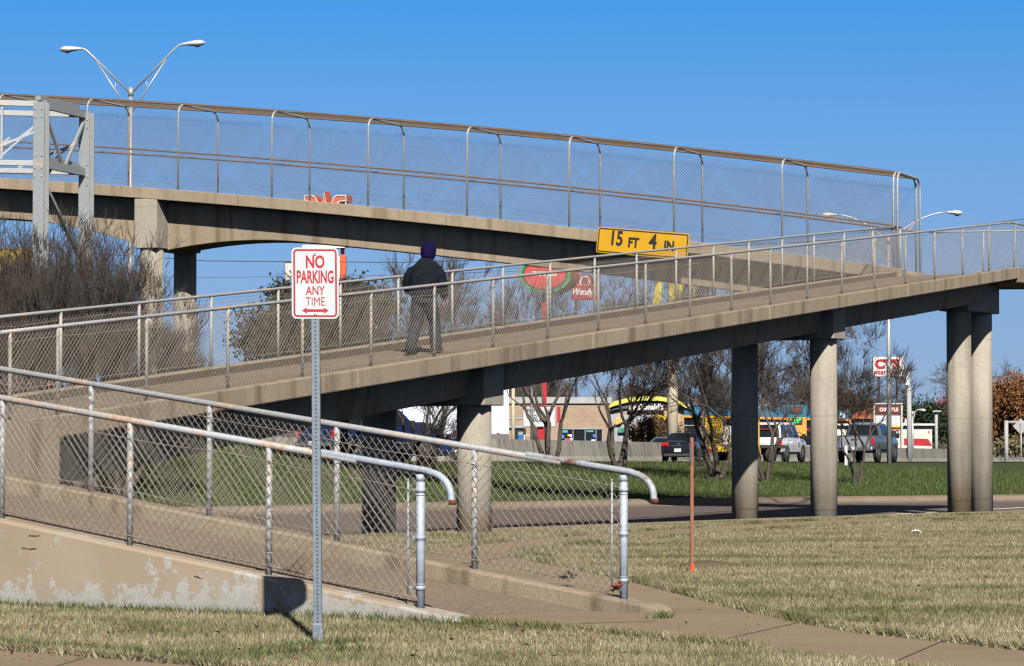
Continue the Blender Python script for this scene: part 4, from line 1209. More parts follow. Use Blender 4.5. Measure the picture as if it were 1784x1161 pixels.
# overhead power lines
def cable(pts, label, r=.02):
    mb = MB(); mb.tube(pts, r, 5, False); o = mb.build('power_line', M_black); return tag(o, label, 'cable', 'power lines')
cable([at(-300, 428, 150), at(0, 434, 150), at(248, 447, 150), at(360, 455, 150), at(700, 457.5, 150), at(900, 452, 150), at(1100, 440, 150), at(1500, 415, 150), at(1610, 404, 150), at(1784, 382, 150), at(2100, 335, 150)], 'dark power line passing just under the upper bridge', .022)
cable([at(-300, 470, 170), at(350, 484, 170), at(640, 480.5, 170), at(1000, 470, 170), at(1500, 424, 170), at(1784, 388, 170), at(2100, 345, 170)], 'thin faint power line lower behind the no-parking sign', .012)
# barrels / plastic drums behind the left tree
def drum(x, y, Y, label):
    c = at(x, y, Y); z0_ = zf(c.x, c.y)
    t = thing('traffic_drum', label, 'traffic drum', (c.x, c.y, z0_), 'orange traffic drums')
    mb = MB()
    prof = [(.34, 0), (.34, .09), (.29, .10), (.285, .30), (.27, .31), (.265, .52), (.25, .53), (.245, .74), (.23, .75), (.22, .95), (.10, 1.0)]
    mb.lathe(prof, (c.x, c.y, z0_), 20); mb.build('barrel', M_orange, t)
    for a, b, r_ in ((.13, .28, .293), (.55, .70, .255)):
        mb = MB(); mb.lathe([(r_, a), (r_ - .006, b)], (c.x, c.y, z0_), 20); mb.build('white_band', M_white, t)
drum(40, 660, 82, 'orange traffic drum with white bands behind the left tree trunk, left one')
drum(86, 662, 83, 'orange traffic drum with white bands half hidden by the right tree trunk')
drum(5, 668, 81.5, 'orange traffic drum at the very left edge behind the fences')

# concrete highway barrier
tb = thing('highway_barrier', 'long grey concrete highway barrier with dark drip streaks', 'barrier', (BLd[0][0], BLd[0][1], 0))
mb = MB(); rings = []
HB = 1.0
lines = [off_poly(BLd, o) for o in (-.40, -.40, -.24, -.11, .11, .24, .40, .40)]
hts = (0, .08, .30, HB, HB, .30, .08, 0)
for i in range(len(BLd)):
    z0_ = zf(BLd[i][0], BLd[i][1] - .6)
    rings.append([(l[i][0], l[i][1], (z0_ - .3) if h in (0,) else z0_ + h + (.24 * np.interp(BLd[i][1], [95, 118], [0, .6]) - .12 if h == HB else 0)) for l, h in zip(lines, hts)])
k = 3
for a in range(0, len(rings) - 1, k):
    seg = rings[a:a + k + 1]
    if len(seg) < 2: break
    e0, e1 = [np.array(p) for p in seg[-2]], [np.array(p) for p in seg[-1]]
    seg = seg[:-1] + [[tuple(p0 + (p1 - p0) * .988) for p0, p1 in zip(e0, e1)]]
    mb.loft(seg)
mb.build('barrier_wall', M_jersey, tb)
# ------------------------------------------------------------------ vehicles (local frame: x right, y forward, z up)
def paint(name, col, metal=.3):
    return plain(name, col, .28, metal, .04, 1.5, coat=.6)
M_tail = plain('tail_lamp_red', (0.363, 0.0079, 0.0099), .2, 0, .1)
M_amber = plain('clear_lamp', (0.462, 0.4488, 0.4092), .15, 0, .1)
M_chrome = plain('chrome_bumper', (0.363, 0.3696, 0.3828), .2, .9, .05)
M_plast = plain('dark_plastic', (0.0145, 0.0145, 0.0158), .6, 0, .1)
M_plate = plain('licence_plate', (0.4092, 0.4356, 0.4884), .4, 0, .1)
def sect(hw, zl, zt, rt=.10, rb=.06, bulge=.03):
    zm = zl + (zt - zl) * .55
    return [(-hw + rb * 1.5, zl), (hw - rb * 1.5, zl), (hw - .02, zl + rb), (hw + bulge * .4, zm), (hw - .01, zt - rt), (hw - rt, zt), (-hw + rt, zt), (-hw + .01, zt - rt), (-hw - bulge * .4, zm), (-hw + .02, zl + rb)]
def vehicle(name, label, cat, pos, heading, col, stations, cab, glass, wheels, wr_, hw, tail, extras=None, group=None, tire_w=.24):
    t = thing(name, label, cat, pos, group, rotz=R(heading - 90), local=True)
    mb = MB()
    rings = [[(x, y, z) for x, z in sect(w, zl, zt, rt)] for y, zl, zt, w, rt in stations]
    mb.loft(rings, smooth=True)
    body = mb.build('body', col, t, local=True)
    body.data.set_sharp_from_angle(angle=R(38))
    # cab / greenhouse: (y_rear_base, y_rear_top, y_front_top, y_front_base), z base, z top, half widths
    (yrb, yrt, yft, yfb), zb, zt, wb, wt = cab
    mb = MB()
    rg_ = []
    for f, ex in ((0, 0), (.25, .012), (.6, .012), (.88, 0), (.97, -.045), (1, -.14)):
        a = yrb + (yrt - yrb) * f; b = yfb + (yft - yfb) * f; w_ = wb + (wt - wb) * f + ex; z_ = zb + (zt - zb) * f
        if f == 1: a += .12; b -= .12
        r_ = .12
        rg_.append([(-w_ + r_, a, z_), (w_ - r_, a, z_), (w_, a + r_, z_), (w_, b - r_, z_), (w_ - r_, b, z_), (-w_ + r_, b, z_), (-w_, b - r_, z_), (-w_, a + r_, z_)])
    mb.loft(rg_, smooth=True)
    roof = mb.build('cab', col, t, local=True); roof.data.set_sharp_from_angle(angle=R(40))
    def cp(side, fy, fz, off=.016):                 # point on the side glass plane
        a = yrb + (yrt - yrb) * fz; b = yfb + (yft - yfb) * fz; w_ = wb + (wt - wb) * fz
        return (side * (w_ + off), a + (b - a) * fy, zb + (zt - zb) * fz)
    for side in (-1, 1):
        for (f0, f1) in glass:
            mb = MB(); q = [cp(side, f0, .08), cp(side, f1, .08), cp(side, f1 - (.015 if f1 < .9 else .0), .86), cp(side, f0 + (.0 if f0 > .08 else .01), .86)]
            n_ = Vector((side * .006, 0, 0)); mb.add([Vector(p) for p in q] + [Vector(p) + n_ for p in q], [(0, 1, 2, 3), (7, 6, 5, 4)] + [(i, (i + 1) % 4, 4 + (i + 1) % 4, 4 + i) for i in range(4)])
            mb.build('side_window', M_glass, t, local=True)
    for nm, ya, yb, sgn in (('rear_window', yrb, yrt, -1), ('windscreen', yfb, yft, 1)):
        mb = MB(); P = []
        for fz, wi in ((.1, .13), (.86, .15)):
            y_ = ya + (yb - ya) * fz + sgn * .016; w_ = wb + (wt - wb) * fz - wi; z_ = zb + (zt - zb) * fz
            P += [(-w_, y_, z_), (w_, y_, z_)]
        mb.add([P[0], P[1], P[3], P[2]] + [(p[0], p[1] + sgn * .006, p[2]) for p in (P[0], P[1], P[3], P[2])], [(0, 1, 2, 3), (7, 6, 5, 4)] + [(i, (i + 1) % 4, 4 + (i + 1) % 4, 4 + i) for i in range(4)])
        mb.build(nm, M_glass, t, local=True)
    for yw in wheels:
        for side in (-1, 1):
            x0 = side * (hw - .10)
            mb = MB(); mb.lathe([(wr_ * 1.15, -.10), (wr_ * 1.15, .012)] if side > 0 else [(wr_ * 1.15, -.012), (wr_ * 1.15, .10)], (side * hw, yw, wr_ * 1.04), 24, 'x'); mb.build('wheel_arch', M_plast, t, local=True)
            mb = MB(); mb.lathe([(wr_ * .62, -tire_w / 2), (wr_ * .93, -tire_w / 2), (wr_, -tire_w / 2 + .04), (wr_, tire_w / 2 - .04), (wr_ * .93, tire_w / 2), (wr_ * .62, tire_w / 2)], (x0 - side * .0, yw, wr_), 28, 'x')
            wh = mb.build('wheel', M_rubber, t, local=True)
            mb = MB(); mb.lathe([(wr_ * .63, -.02), (wr_ * .6, .02), (wr_ * .2, .0), (wr_ * .16, .03)], (x0 + side * (tire_w / 2 - .012), yw, wr_), 20, 'x')
            mb.cur = 1
            for k in range(5):
                a = k * 1.2566 + .3; c = (x0 + side * (tire_w / 2 + .006), yw + math.cos(a) * wr_ * .40, wr_ + math.sin(a) * wr_ * .40)
                mb.lathe([(wr_ * .11, -.012), (wr_ * .11, .012)], c, 8, 'x')
            mb.build('rim', [M_alloy, M_plast], wh, local=True)
    for nm, m_, boxes in tail:
        for c, d in boxes:
            mb = MB(); mb.box(c, d); mb.build(nm, m_, t, bevel=min(d) * .25, local=True)
    if extras: extras(t)
    return t
def hpos(x, Y, dy=0):
    p = at(x, 800, Y); return (p.x, Y, zf(p.x, Y) + .035)
def mirrors(t, y, z, hw, s_=.2, h=.2, m=None):
    for sd_ in (-1, 1):
        mb = MB(); mb.box((sd_ * (hw + .14), y, z), (.2, .12, h)); mb.build('wing_mirror', m or M_plast, t, bevel=.03, local=True)
def handles(t, ys, z, hw):
    for sd_ in (-1, 1):
        for y in ys:
            mb = MB(); mb.box((sd_ * (hw + .02), y, z), (.03, .16, .035)); mb.build('door_handle', M_chrome, t, bevel=.008, local=True)
def doorlines(t, ys, z0, z1, hw):
    mb = MB()
    for sd_ in (-1, 1):
        for y in ys: mb.box((sd_ * (hw + .006), y, (z0 + z1) / 2), (.012, .014, z1 - z0))
    mb.build('door_gap', M_plast, t, local=True)
# silver grey pickup at the right
def ex_pick(t):
    mirrors(t, .95, 1.42, 1.0, h=.34); handles(t, (.0, -.75), 1.18, 1.0); doorlines(t, (-1.0, .0, 1.0), .72, 1.30, 1.0)
    mb = MB(); mb.box((0, -1.95, 1.342), (1.62, 1.75, .02)); mb.build('bed_floor', M_plast, t, local=True)
    mb = MB(); mb.box((0, -2.985, 1.02), (1.50, .02, .52)); mb.build('tailgate', paint('tailgate_silver', (0.2376, 0.2508, 0.2772)), t, bevel=.02, local=True)
    mb = MB(); mb.box((0, -3.0, 1.14), (.34, .03, .08)); mb.build('tailgate_handle', M_plast, t, bevel=.01, local=True)
ST_PICK = [(-2.98, .72, 1.30, .96, .05), (-2.90, .62, 1.34, 1.0, .06), (-1.0, .60, 1.34, 1.0, .07), (.9, .58, 1.33, 1.0, .08), (1.4, .60, 1.32, 1.0, .12), (2.5, .62, 1.26, .99, .14), (2.9, .60, 1.18, .94, .16), (2.98, .68, 1.05, .88, .1)]
PK_TAIL = [('tail_light', M_tail, [((.93, -2.95, 1.05), (.13, .12, .34)), ((-.93, -2.95, 1.05), (.13, .12, .34))]), ('rear_bumper', M_chrome, [((0, -3.06, .66), (1.9, .20, .20))]),
           ('licence_plate', M_plate, [((0, -3.17, .70), (.32, .02, .16))]), ('headlight', M_amber, [((.80, 2.93, .98), (.24, .10, .22)), ((-.80, 2.93, .98), (.24, .10, .22))]), ('sill', M_plast, [((0, 0, .52), (1.86, 2.6, .12))])]
vehicle('pickup_truck', 'silver-grey crew cab pickup with a red tail lamp behind the bare median tree', 'pickup truck', hpos(1512, 147), 70, paint('pickup_silver', (0.132, 0.1518, 0.1914), .55), ST_PICK,
        ((-.98, -.78, .75, 1.42), 1.31, 1.97, .95, .77), [(.03, .36), (.40, .82)], (-1.85, 1.95), .41, 1.0, PK_TAIL, ex_pick)
# dark blue pickup under the ramp
def ex_blue(t):
    mirrors(t, .95, 1.42, 1.0, h=.25); handles(t, (.0, -.75), 1.18, 1.0); doorlines(t, (-1.0, .0, 1.0), .72, 1.30, 1.0)
    mb = MB(); mb.box((0, -1.95, 1.342), (1.62, 1.75, .02)); mb.build('bed_floor', M_plast, t, local=True)
    mb = MB(); mb.box((0, 0, .70), (2.05, 5.2, .05)); mb.build('side_trim', M_chrome, t, bevel=.01, local=True)
M_blue = paint('deep_blue_paint', (0.0079, 0.0165, 0.066), .3)
vehicle('pickup_truck', 'dark blue pickup half hidden behind the shaded ramp column', 'pickup truck', hpos(650, 108.5), 47, M_blue, ST_PICK,
        ((-.98, -.78, .75, 1.42), 1.31, 1.97, .95, .77), [(.03, .36), (.40, .82)], (-1.85, 1.95), .41, 1.0, PK_TAIL, ex_blue)
# white estate car
def ex_suv(t):
    mirrors(t, 1.2, 1.28, .98, h=.22); handles(t, (.1, -.9), 1.1, .98); doorlines(t, (-1.35, -.3, 1.05), .66, 1.14, .98)
    mb = MB(); mb.box((0, -2.57, 1.62), (1.2, .03, .04)); mb.build('brake_lamp', M_tail, t, local=True)
    mb = MB(); mb.box((.0, -.2, 2.0), (1.3, 2.6, .04)); mb.build('roof_rack', M_plast, t, local=True)
    mb = MB(); mb.box((.995, .75, .86), (.008, .34, .2)); mb.build('door_emblem', plain('grey_lettering', (0.2112, 0.2244, 0.2376), .5), t, local=True)
ST_SUV = [(-2.60, .52, 1.14, .90, .06), (-2.52, .46, 1.18, .97, .07), (-.5, .44, 1.18, .98, .08), (1.3, .44, 1.18, .98, .09), (2.2, .46, 1.12, .97, .14), (2.52, .46, 1.04, .92, .14), (2.6, .52, .92, .86, .1)]
SUV_TAIL = [('tail_light', M_tail, [((.90, -2.56, 1.0), (.14, .12, .40)), ((-.90, -2.56, 1.0), (.14, .12, .40))]), ('rear_bumper', M_plast, [((0, -2.64, .56), (1.86, .16, .22))]), ('licence_plate', M_plate, [((0, -2.61, .86), (.32, .02, .16))]), ('sill', M_plast, [((0, 0, .42), (1.86, 2.6, .10))])]
vehicle('estate_car', 'large white sport utility vehicle with dark tinted windows', 'car', hpos(1352, 143.5), 70, paint('white_paint_car', (0.5616, 0.5694, 0.5928), 0), ST_SUV,
        ((-2.55, -2.42, .55, 1.28), 1.16, 1.96, .93, .80), [(.02, .34), (.37, .65), (.68, .93)], (-1.55, 1.6), .39, .98, SUV_TAIL, ex_suv)
# dark sedan
def ex_sed(t):
    mirrors(t, .75, .98, .88, h=.14, m=M_black); handles(t, (.05, -.85), .80, .88)
    mb = MB(); mb.box((0, -2.30, 1.02), (1.2, .06, .025)); mb.build('boot_trim', M_chrome, t, local=True)
    mb = MB(); mb.box((0, -2.42, .90), (.14, .02, .06)); mb.box((-.1, -2.42, .80), (.5, .012, .03)); mb.build('boot_emblem', M_chrome, t, local=True)
ST_SED = [(-2.38, .36, .92, .80, .08), (-2.30, .28, 1.0, .87, .10), (-1.5, .24, 1.0, .90, .12), (0, .22, .93, .90, .10), (1.2, .22, .92, .90, .12), (2.0, .24, .82, .87, .16), (2.32, .28, .70, .78, .14), (2.38, .34, .6, .7, .1)]
SED_TAIL = [('tail_light', M_tail, [((.67, -2.36, .87), (.36, .14, .17)), ((-.67, -2.36, .87), (.36, .14, .17))]), ('licence_plate', M_plate, [((-.05, -2.395, .58), (.34, .02, .17))]), ('rear_bumper', M_plast, [((0, -2.36, .34), (1.5, .12, .14))])]
SCAB = ((-1.95, -1.05, .2, 1.15), .94, 1.43, .82, .60)
vehicle('sedan_car', 'black sedan with red tail lamps beside the yellow trailer', 'car', hpos(1195, 142), 78, paint('black_blue_paint', (0.008, 0.011, 0.02), .3), ST_SED, SCAB, [(.12, .5), (.54, .9)], (-1.4, 1.42), .33, .90, SED_TAIL, ex_sed)
vehicle('sedan_car', 'small blue car just beyond the dark blue pickup', 'car', hpos(726, 113.5), 44, paint('mid_blue_paint', (0.0119, 0.0264, 0.1056), .3), ST_SED, ((-1.9, -1.3, .1, .95), .94, 1.56, .82, .62), [(.12, .5), (.54, .9)], (-1.4, 1.42), .33, .90, SED_TAIL, ex_sed)
pp_ = at(1158, 770, 178); vehicle('sedan_car', 'pale blue car whose roof shows above the barrier left of the black sedan', 'car', (pp_.x, 178, zf(pp_.x, 178) + .15), 250, paint('pale_blue_paint', (0.165, 0.2178, 0.33), .3), ST_SED, SCAB, [(.12, .5), (.54, .9)], (-1.4, 1.42), .33, .90, SED_TAIL, ex_sed)
# yellow equipment trailer with folded-up ramps
M_yel = plain('trailer_yellow', (0.4752, 0.3102, 0.0066), .45, 0, .12, 3)
ty = 137.0; tp0 = at(1277, 800, ty); tr_ = thing('equipment_trailer', 'yellow flatbed trailer with upright folded mesh ramps', 'trailer', (tp0.x, ty, zf(tp0.x, ty) + .035), None, R(-20), True)
mb = MB(); mb.box((0, 2.6, .72), (2.5, 5.4, .14)); mb.build('deck', plain('trailer_deck', (0.066, 0.0528, 0.0396), .8), tr_, local=True)
mb = MB(); mb.box((0, -.12, .58), (2.6, .12, .20)); mb.box((-1.27, .0, .42), (.14, .3, .42)); mb.box((1.27, .0, .42), (.14, .3, .42)); mb.build('rear_beam', M_yel, tr_, local=True, bevel=.01)
for sx in (-.92, .92):
    mb = MB()
    for xx in (-.36, .36): mb.box((sx + xx, -.08, 1.38), (.10, .10, 1.5))
    for zz in (.72, 1.05, 1.40, 1.75, 2.10): mb.box((sx, -.08, zz), (.64, .07, .07))
    rp = mb.build('loading_ramp', M_yel, tr_, local=True, bevel=.008)
    mb = MB()
    for k in range(16):
        mb.box((sx, -.075, .80 + k * .08), (.62, .02, .022)); 
    for k in range(9): mb.box((sx - .28 + k * .07, -.07, 1.40), (.018, .02, 1.36))
    mb.build('ramp_mesh', M_yel, rp, local=True)
for sx in (-1.05, 1.05):
    mb = MB(); mb.box((sx, -.20, .56), (.30, .04, .13)); mb.build('tail_light', M_tail, tr_, local=True)
    for yy in (2.1, 3.0):
        mb = MB(); mb.lathe([(.2, -.1), (.36, -.1), (.36, .1), (.2, .1)], (sx * 1.12, yy, .37), 20, 'x'); wh = mb.build('wheel', M_rubber, tr_, local=True)
        mb = MB(); mb.lathe([(.2, -.09), (.19, .09)], (sx * 1.13, yy, .37), 16, 'x'); mb.build('rim', M_alloy, wh, local=True)
# white lorry trailer beyond the barrier
yt = 178.0; s_ = sc_at(yt); pe = at(887, 766, yt)
lt = thing('lorry_trailer', 'white box lorry trailer parked beyond the barrier', 'lorry trailer', (pe.x, yt, zf(pe.x, yt)))
zb_ = at(887, 757, yt).z; zt_ = at(887, 655, yt).z
xl = at(640, 700, yt).x
M_trail = plain('trailer_white_panel', (0.468, 0.5148, 0.6084), .5, 0, .05, .8)
mb = MB(); mb.box(((xl + pe.x) / 2, yt + 1.25, (zb_ + zt_) / 2), (pe.x - xl, 2.5, zt_ - zb_)); mb.build('cargo_box', M_trail, lt, bevel=.05)
mb = MB()
for k in range(14): mb.box((xl + (k + .5) * (pe.x - xl) / 14, yt - .008, (zb_ + zt_) / 2), (.025, .02, zt_ - zb_ - .2))
mb.build('panel_rib', plain('panel_rib_grey', (0.2772, 0.3102, 0.3696), .5), lt)
mb = MB(); mb.box(((xl + pe.x) / 2, yt + 1.25, zb_ - .18), (pe.x - xl, 2.44, .32)); mb.build('underframe', plain('underframe_grey', (0.0924, 0.0957, 0.099), .6), lt)
for xx in (at(795, 760, yt).x, at(868, 760, yt).x):
    mb = MB(); mb.box((xx, yt - .03, zb_ + .06), (.18, .03, .06)); mb.build('marker_light', M_tail, lt)
for xx in (pe.x - 1.0, pe.x - 2.2, xl + 1.2):
    mb = MB(); mb.lathe([(.25, -.28), (.5, -.28), (.5, .28), (.25, .28)], (xx, yt + .35, zf(xx, yt) + .5), 20, 'y'); mb.build('wheel', M_rubber, lt)

# ------------------------------------------------------------------ shops and signs beyond the highway
def wall_box(mb, x0, y0, x1, y1, Y, depth, base=True):
    a = at(x0, y0, Y); b = at(x1, y1, Y); zb = zf((a.x + b.x) / 2, Y) - .5 if base else b.z
    mb.box(((a.x + b.x) / 2, Y + depth / 2, (zb + a.z) / 2), (b.x - a.x, depth, a.z - zb)); return a, b, zb
def panel(name, x0, y0, x1, y1, Y, m, par, d=.06, bev=0):
    a = at(x0, y0, Y); b = at(x1, y1, Y)
    mb = MB(); mb.box(((a.x + b.x) / 2, Y - d / 2 - .003, (a.z + b.z) / 2), (b.x - a.x, d, a.z - b.z)); return mb.build(name, m, par, bevel=bev)
UX, UZ = (1, 0, 0), (0, 0, 1)
def brick_mat():
    m, t, p = nodes_of('tan_brick'); v = geo_pos(t)
    b = N(t, 'ShaderNodeTexBrick'); mpn = N(t, 'ShaderNodeMapping'); mpn.inputs['Rotation'].default_value = (R(90), 0, 0)
    t.links.new(v, mpn.inputs[0]); t.links.new(mpn.outputs[0], b.inputs['Vector'])
    b.inputs['Scale'].default_value = 1.0; b.inputs['Brick Width'].default_value = .42; b.inputs['Row Height'].default_value = .21; b.inputs['Mortar Size'].default_value = .02
    b.inputs['Color1'].default_value = (.28, .21, .145, 1); b.inputs['Color2'].default_value = (.25, .18, .13, 1); b.inputs['Mortar'].default_value = (.30, .24, .19, 1)
    c = mix(t, b.outputs[0], (.8, .76, .7), ramp(t, noise(t, v, .8, 4), [(.4, 0), (.7, .6)]), 'MULTIPLY')
    t.links.new(c, p.inputs['Base Color']); p.inputs['Roughness'].default_value = .9; return m
M_brick = brick_mat()
M_stucco = plain('pale_stucco', (0.396, 0.3762, 0.33), .8, 0, .08, 1.0)
M_bluegrey = plain('blue_grey_panel', (0.2376, 0.2574, 0.3036), .6, 0, .08, 1)
M_tealroof = plain('teal_blue_fascia', (0.0066, 0.0957, 0.1782), .45, 0, .12, 1.5)
M_amberf = plain('amber_fascia', (0.4752, 0.198, 0.0132), .5, 0, .08, 2)
M_coping = plain('roof_coping', (0.264, 0.2706, 0.2772), .7, 0, .15, 1.5)
# brick shop
YB = 235
bs = thing('brick_shop', 'tan brick shop with dark glazed shopfront beyond the barrier', 'shop', tuple(at(958, 800, YB)))
mb = MB(); wall_box(mb, 852, 703, 1062, 775, YB, 14); mb.build('wall', M_brick, bs)
mb = MB(); a, b = at(848, 692, YB), at(1066, 703.2, YB); mb.box(((a.x + b.x) / 2, YB + 7, (a.z + b.z) / 2), (b.x - a.x, 14.4, a.z - b.z)); mb.build('parapet', M_coping, bs)
panel('string_course', 856, 728, 912, 731, YB, M_bluegrey, bs)
panel('awning_band', 860, 741, 912, 746, YB, M_bluegrey, bs, .25)
for x0, x1 in ((977, 998), (999, 1019), (1020, 1038), (1039, 1049)):
    w_ = panel('shop_window', x0, 748, x1, 774, YB, M_glass, bs, .08)
    panel('mullion', x1 - .2, 747.5, x1 + 1.0, 774, YB - .1, M_bluegrey, w_, .08)
panel('window_head', 976, 746.5, 1050, 748.2, YB, M_bluegrey, bs, .2)
M_post1 = [plain('poster_' + n_, c_, .5) for n_, c_ in (('teal', (.05, .25, .27)), ('yellow', (.7, .5, .05)), ('white', (.6, .6, .62)), ('red', (.5, .05, .04)), ('blue', (.03, .15, .45)))]
for i, (x, y, w_, h_) in enumerate(((980, 750, 9, 4), (989, 757, 2.5, 3), (992, 757, 4, 4), (984, 764, 10, 5), (979, 758, 4, 6), (1022, 750, 12, 3), (1033, 757, 4, 5), (1030, 766, 7, 3), (994, 763, 3, 6))):
    panel('window_poster', x, y, x + w_, y + h_, YB - .12, M_post1[(0, 1, 2, 3, 4, 0, 4, 2, 2)[i]], bs, .02)
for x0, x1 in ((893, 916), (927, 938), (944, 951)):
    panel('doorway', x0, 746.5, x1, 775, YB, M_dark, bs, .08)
vm = thing('vending_box', 'bright blue newspaper box in front of the brick shop doorway', 'newspaper box', tuple(at(907, 775, YB - 3)))
panel('cabinet', 902.5, 757, 911.5, 772, YB - 3, plain('vending_blue', (0.0066, 0.1122, 0.33), .4), vm, .8, .03); panel('header', 903, 752.5, 911.5, 757, YB - 3, plain('vending_header', (0.198, 0.198, 0.198), .5), vm, .7)
wp = thing('white_post', 'short white post beside the blue newspaper box', 'post', tuple(at(913.5, 775, YB - 2.5))); panel('shaft', 912.5, 758, 914.8, 775, YB - 2.5, M_white, wp, .12); panel('cross_rail', 914.8, 758, 925, 758.8, YB - 2.5, M_white, wp, .06)
# marquee sign on a red pole; the big red round sign shares that pole line farther up
YM = 196
ms = thing('marquee_sign', 'white changeable-letter marquee framed in red in front of the brick shop', 'sign', tuple(at(940, 775, YM)))
a = at(911, 708.5, YM); b = at(968.5, 744.5, YM)
panel('frame', 911, 708.3, 968.5, 744.8, YM + .12, M_red, ms, .5); panel('letter_board', 911.8, 709.3, 967.6, 743.4, YM - .38, M_signwhite, ms, .05)
for txt, x, y, sz in (('FISH', 925, 716, .34), ('1.19', 955, 716, .34), ('TACO', 926, 726.5, .34), ('SALAD', 938, 732.5, .30)):
    c = at(x, y, YM - .46); text_obj(txt, sz, c, UX, UZ, M_black, ms, 'marquee_lettering', .004, .8, .006)
mb = MB(); a = at(941, 744, YM); mb.box((a.x, YM, a.z / 2), (.42, .42, a.z + 3)); mb.build('leg', M_red, ms)
a = at(975, 710, YM); mb = MB(); mb.box((a.x - .05, YM + .4, (a.z + at(975, 735, YM).z) / 2), (.22, .3, 1.1)); mb.build('side_panel', M_red, ms)
# oval red sign
YO = 200; so_ = sc_at(YO)
os_ = thing('oval_sign', 'round red sign ringed in green with two green peppers on a tall red pole', 'sign', tuple(at(948, 790, YO)))
c = at(949, 479, YO); rx, rz_ = 46.5 / so_, 33 / so_
def ell(a_, b_, k=48): return [(a_ * math.cos(2 * math.pi * i / k), b_ * math.sin(2 * math.pi * i / k)) for i in range(k)]
M_orred = plain('orange_red_edge', (0.363, 0.0462, 0.0198), .5); M_tom = plain('tomato_red', (0.4092, 0.0198, 0.0198), .45); M_green = plain('sign_green', (0.0132, 0.231, 0.0792), .45)
dvec = Vector((.62, 1.9, 0))
mb = MB(); mb.prism(ell(rx, rz_), c, UX, UZ, dvec); mb.build('sign_box', M_orred, os_)
fz = Vector((0, -.03, 0))
mb = MB(); ring_strip(mb, ell(rx * .98, rz_ * .98), ell(rx * .86, rz_ * .84), c, UX, UZ, fz); mb.build('green_ring', M_green, os_)
mb = MB(); ring_strip(mb, ell(rx * .86, rz_ * .84), ell(rx * .78, rz_ * .77), c, UX, UZ, fz * .9); mb.build('black_ring', M_black, os_)
mb = MB(); mb.prism(ell(rx * .79, rz_ * .78), c, UX, UZ, fz * .8); mb.build('red_face', M_tom, os_)
for sx in (-1, 1):
    mb = MB(); mb.tube([c + Vector((sx * x_, -.05, z_)) for x_, z_ in ((.04, .95), (.16, .86), (.26, .72), (.34, .58), (.43, .47))], [.05, .10, .10, .085, .02], 8); mb.build('green_pepper', M_green, os_)
text_obj('TAMALES', .44, c + Vector((0, -.04, .06)), UX, UZ, M_white, os_, 'sign_lettering', .01, .92, .012)
mb = MB(); q = at(948, 512, YO + .9); mb.box((q.x, YO + .9, q.z / 2 - .5), (.34, .34, q.z + 1.4)); mb.build('pole', M_red, os_)
# red hamburger-shop sign
YW = 240; sw_ = sc_at(YW)
wd = thing('restaurant_sign', "square red sign with a round white-ringed top and white script on a grey pole", 'sign', tuple(at(1007, 790, YW)))
M_dred = plain('deep_red', (0.2244, 0.0079, 0.0132), .45)
panel('sign_box', 995.5, 495.5, 1043, 523.5, YW, M_dred, wd, .3, .1)
panel('box_side', 1043, 493.5, 1047, 521, YW + .9, M_plast, wd, .8)
c = at(1019, 491, YW - .2); mb = MB(); mb.prism(ell(11.5 / sw_, 13.5 / sw_), c, UX, UZ, (.25, .9, 0)); mb.build('round_top', M_dred, wd)
mb = MB(); ring_strip(mb, ell(9 / sw_, 10.5 / sw_), ell(7 / sw_, 8.3 / sw_), c, UX, UZ, (0, -.03, 0)); mb.build('white_ring', M_white, wd)
c = at(1017.5, 509, YW - .36); text_obj("Wendy's", .74, c, UX, UZ, M_white, wd, 'sign_lettering', .01, .80, .018, shear=.25)
mb = MB(); q = at(1003.5, 524, YW + .4); mb.tube([(q.x, YW + .4, -1.5), (q.x, YW + .4, q.z + .2)], .12, 10); mb.build('pole', M_plast, wd)
# golden arches on a cream pole
YA = 212; sa_ = sc_at(YA)
ar = thing('golden_arches_sign', 'pair of tall yellow arches on a cream pole behind the ramps', 'sign', tuple(at(1174, 790, YA)))
M_gold = plain('arch_yellow', (0.4752, 0.3828, 0.0132), .45, 0, .06); 
for x0, x1 in ((1143.5, 1173), (1181, 1207)):
    mb = MB(); rings = []
    for f in np.linspace(-1, 1, 33):
        xm = (x0 + x1) / 2 + f * (x1 - x0) / 2 * (1 - .22 * (1 - abs(f)) ** 1) ; y = 432 + 106 * abs(f) ** 2.6
        p = at(xm, y, YA); hw_ = (4.2 + 2.2 * abs(f)) / sa_
        tx_ = 1.0 if abs(f) > .5 else abs(f) * 2
        ang = math.atan2(2.6 * abs(f) ** 1.6 * 106 * (1 if f > 0 else -1), (x1 - x0) / 2) 
        nx_, nz_ = math.sin(ang), math.cos(ang)
        rings.append([p + Vector((nx_ * hw_, dy, nz_ * hw_)) if k_ else p - Vector((nx_ * hw_, -dy, nz_ * hw_)) for k_, dy in ((0, -.3), (1, -.3), (1, .5), (0, .5))])
    mb.loft(rings); mb.build('arch', M_gold, ar)
mb = MB(); a = at(1137, 530, YA); b = at(1212, 545, YA); mb.box(((a.x + b.x) / 2, YA, (a.z + b.z) / 2 - .1), (b.x - a.x, .7, .5)); mb.build('base_bar', M_gold, ar)
mb = MB(); q = at(1171.5, 545, YA); mb.tube([(q.x, YA + .1, -1.5), (q.x, YA + .1, q.z)], .40, 16); mb.build('pole', plain('cream_pole', (0.363, 0.3234, 0.2508), .6), ar)
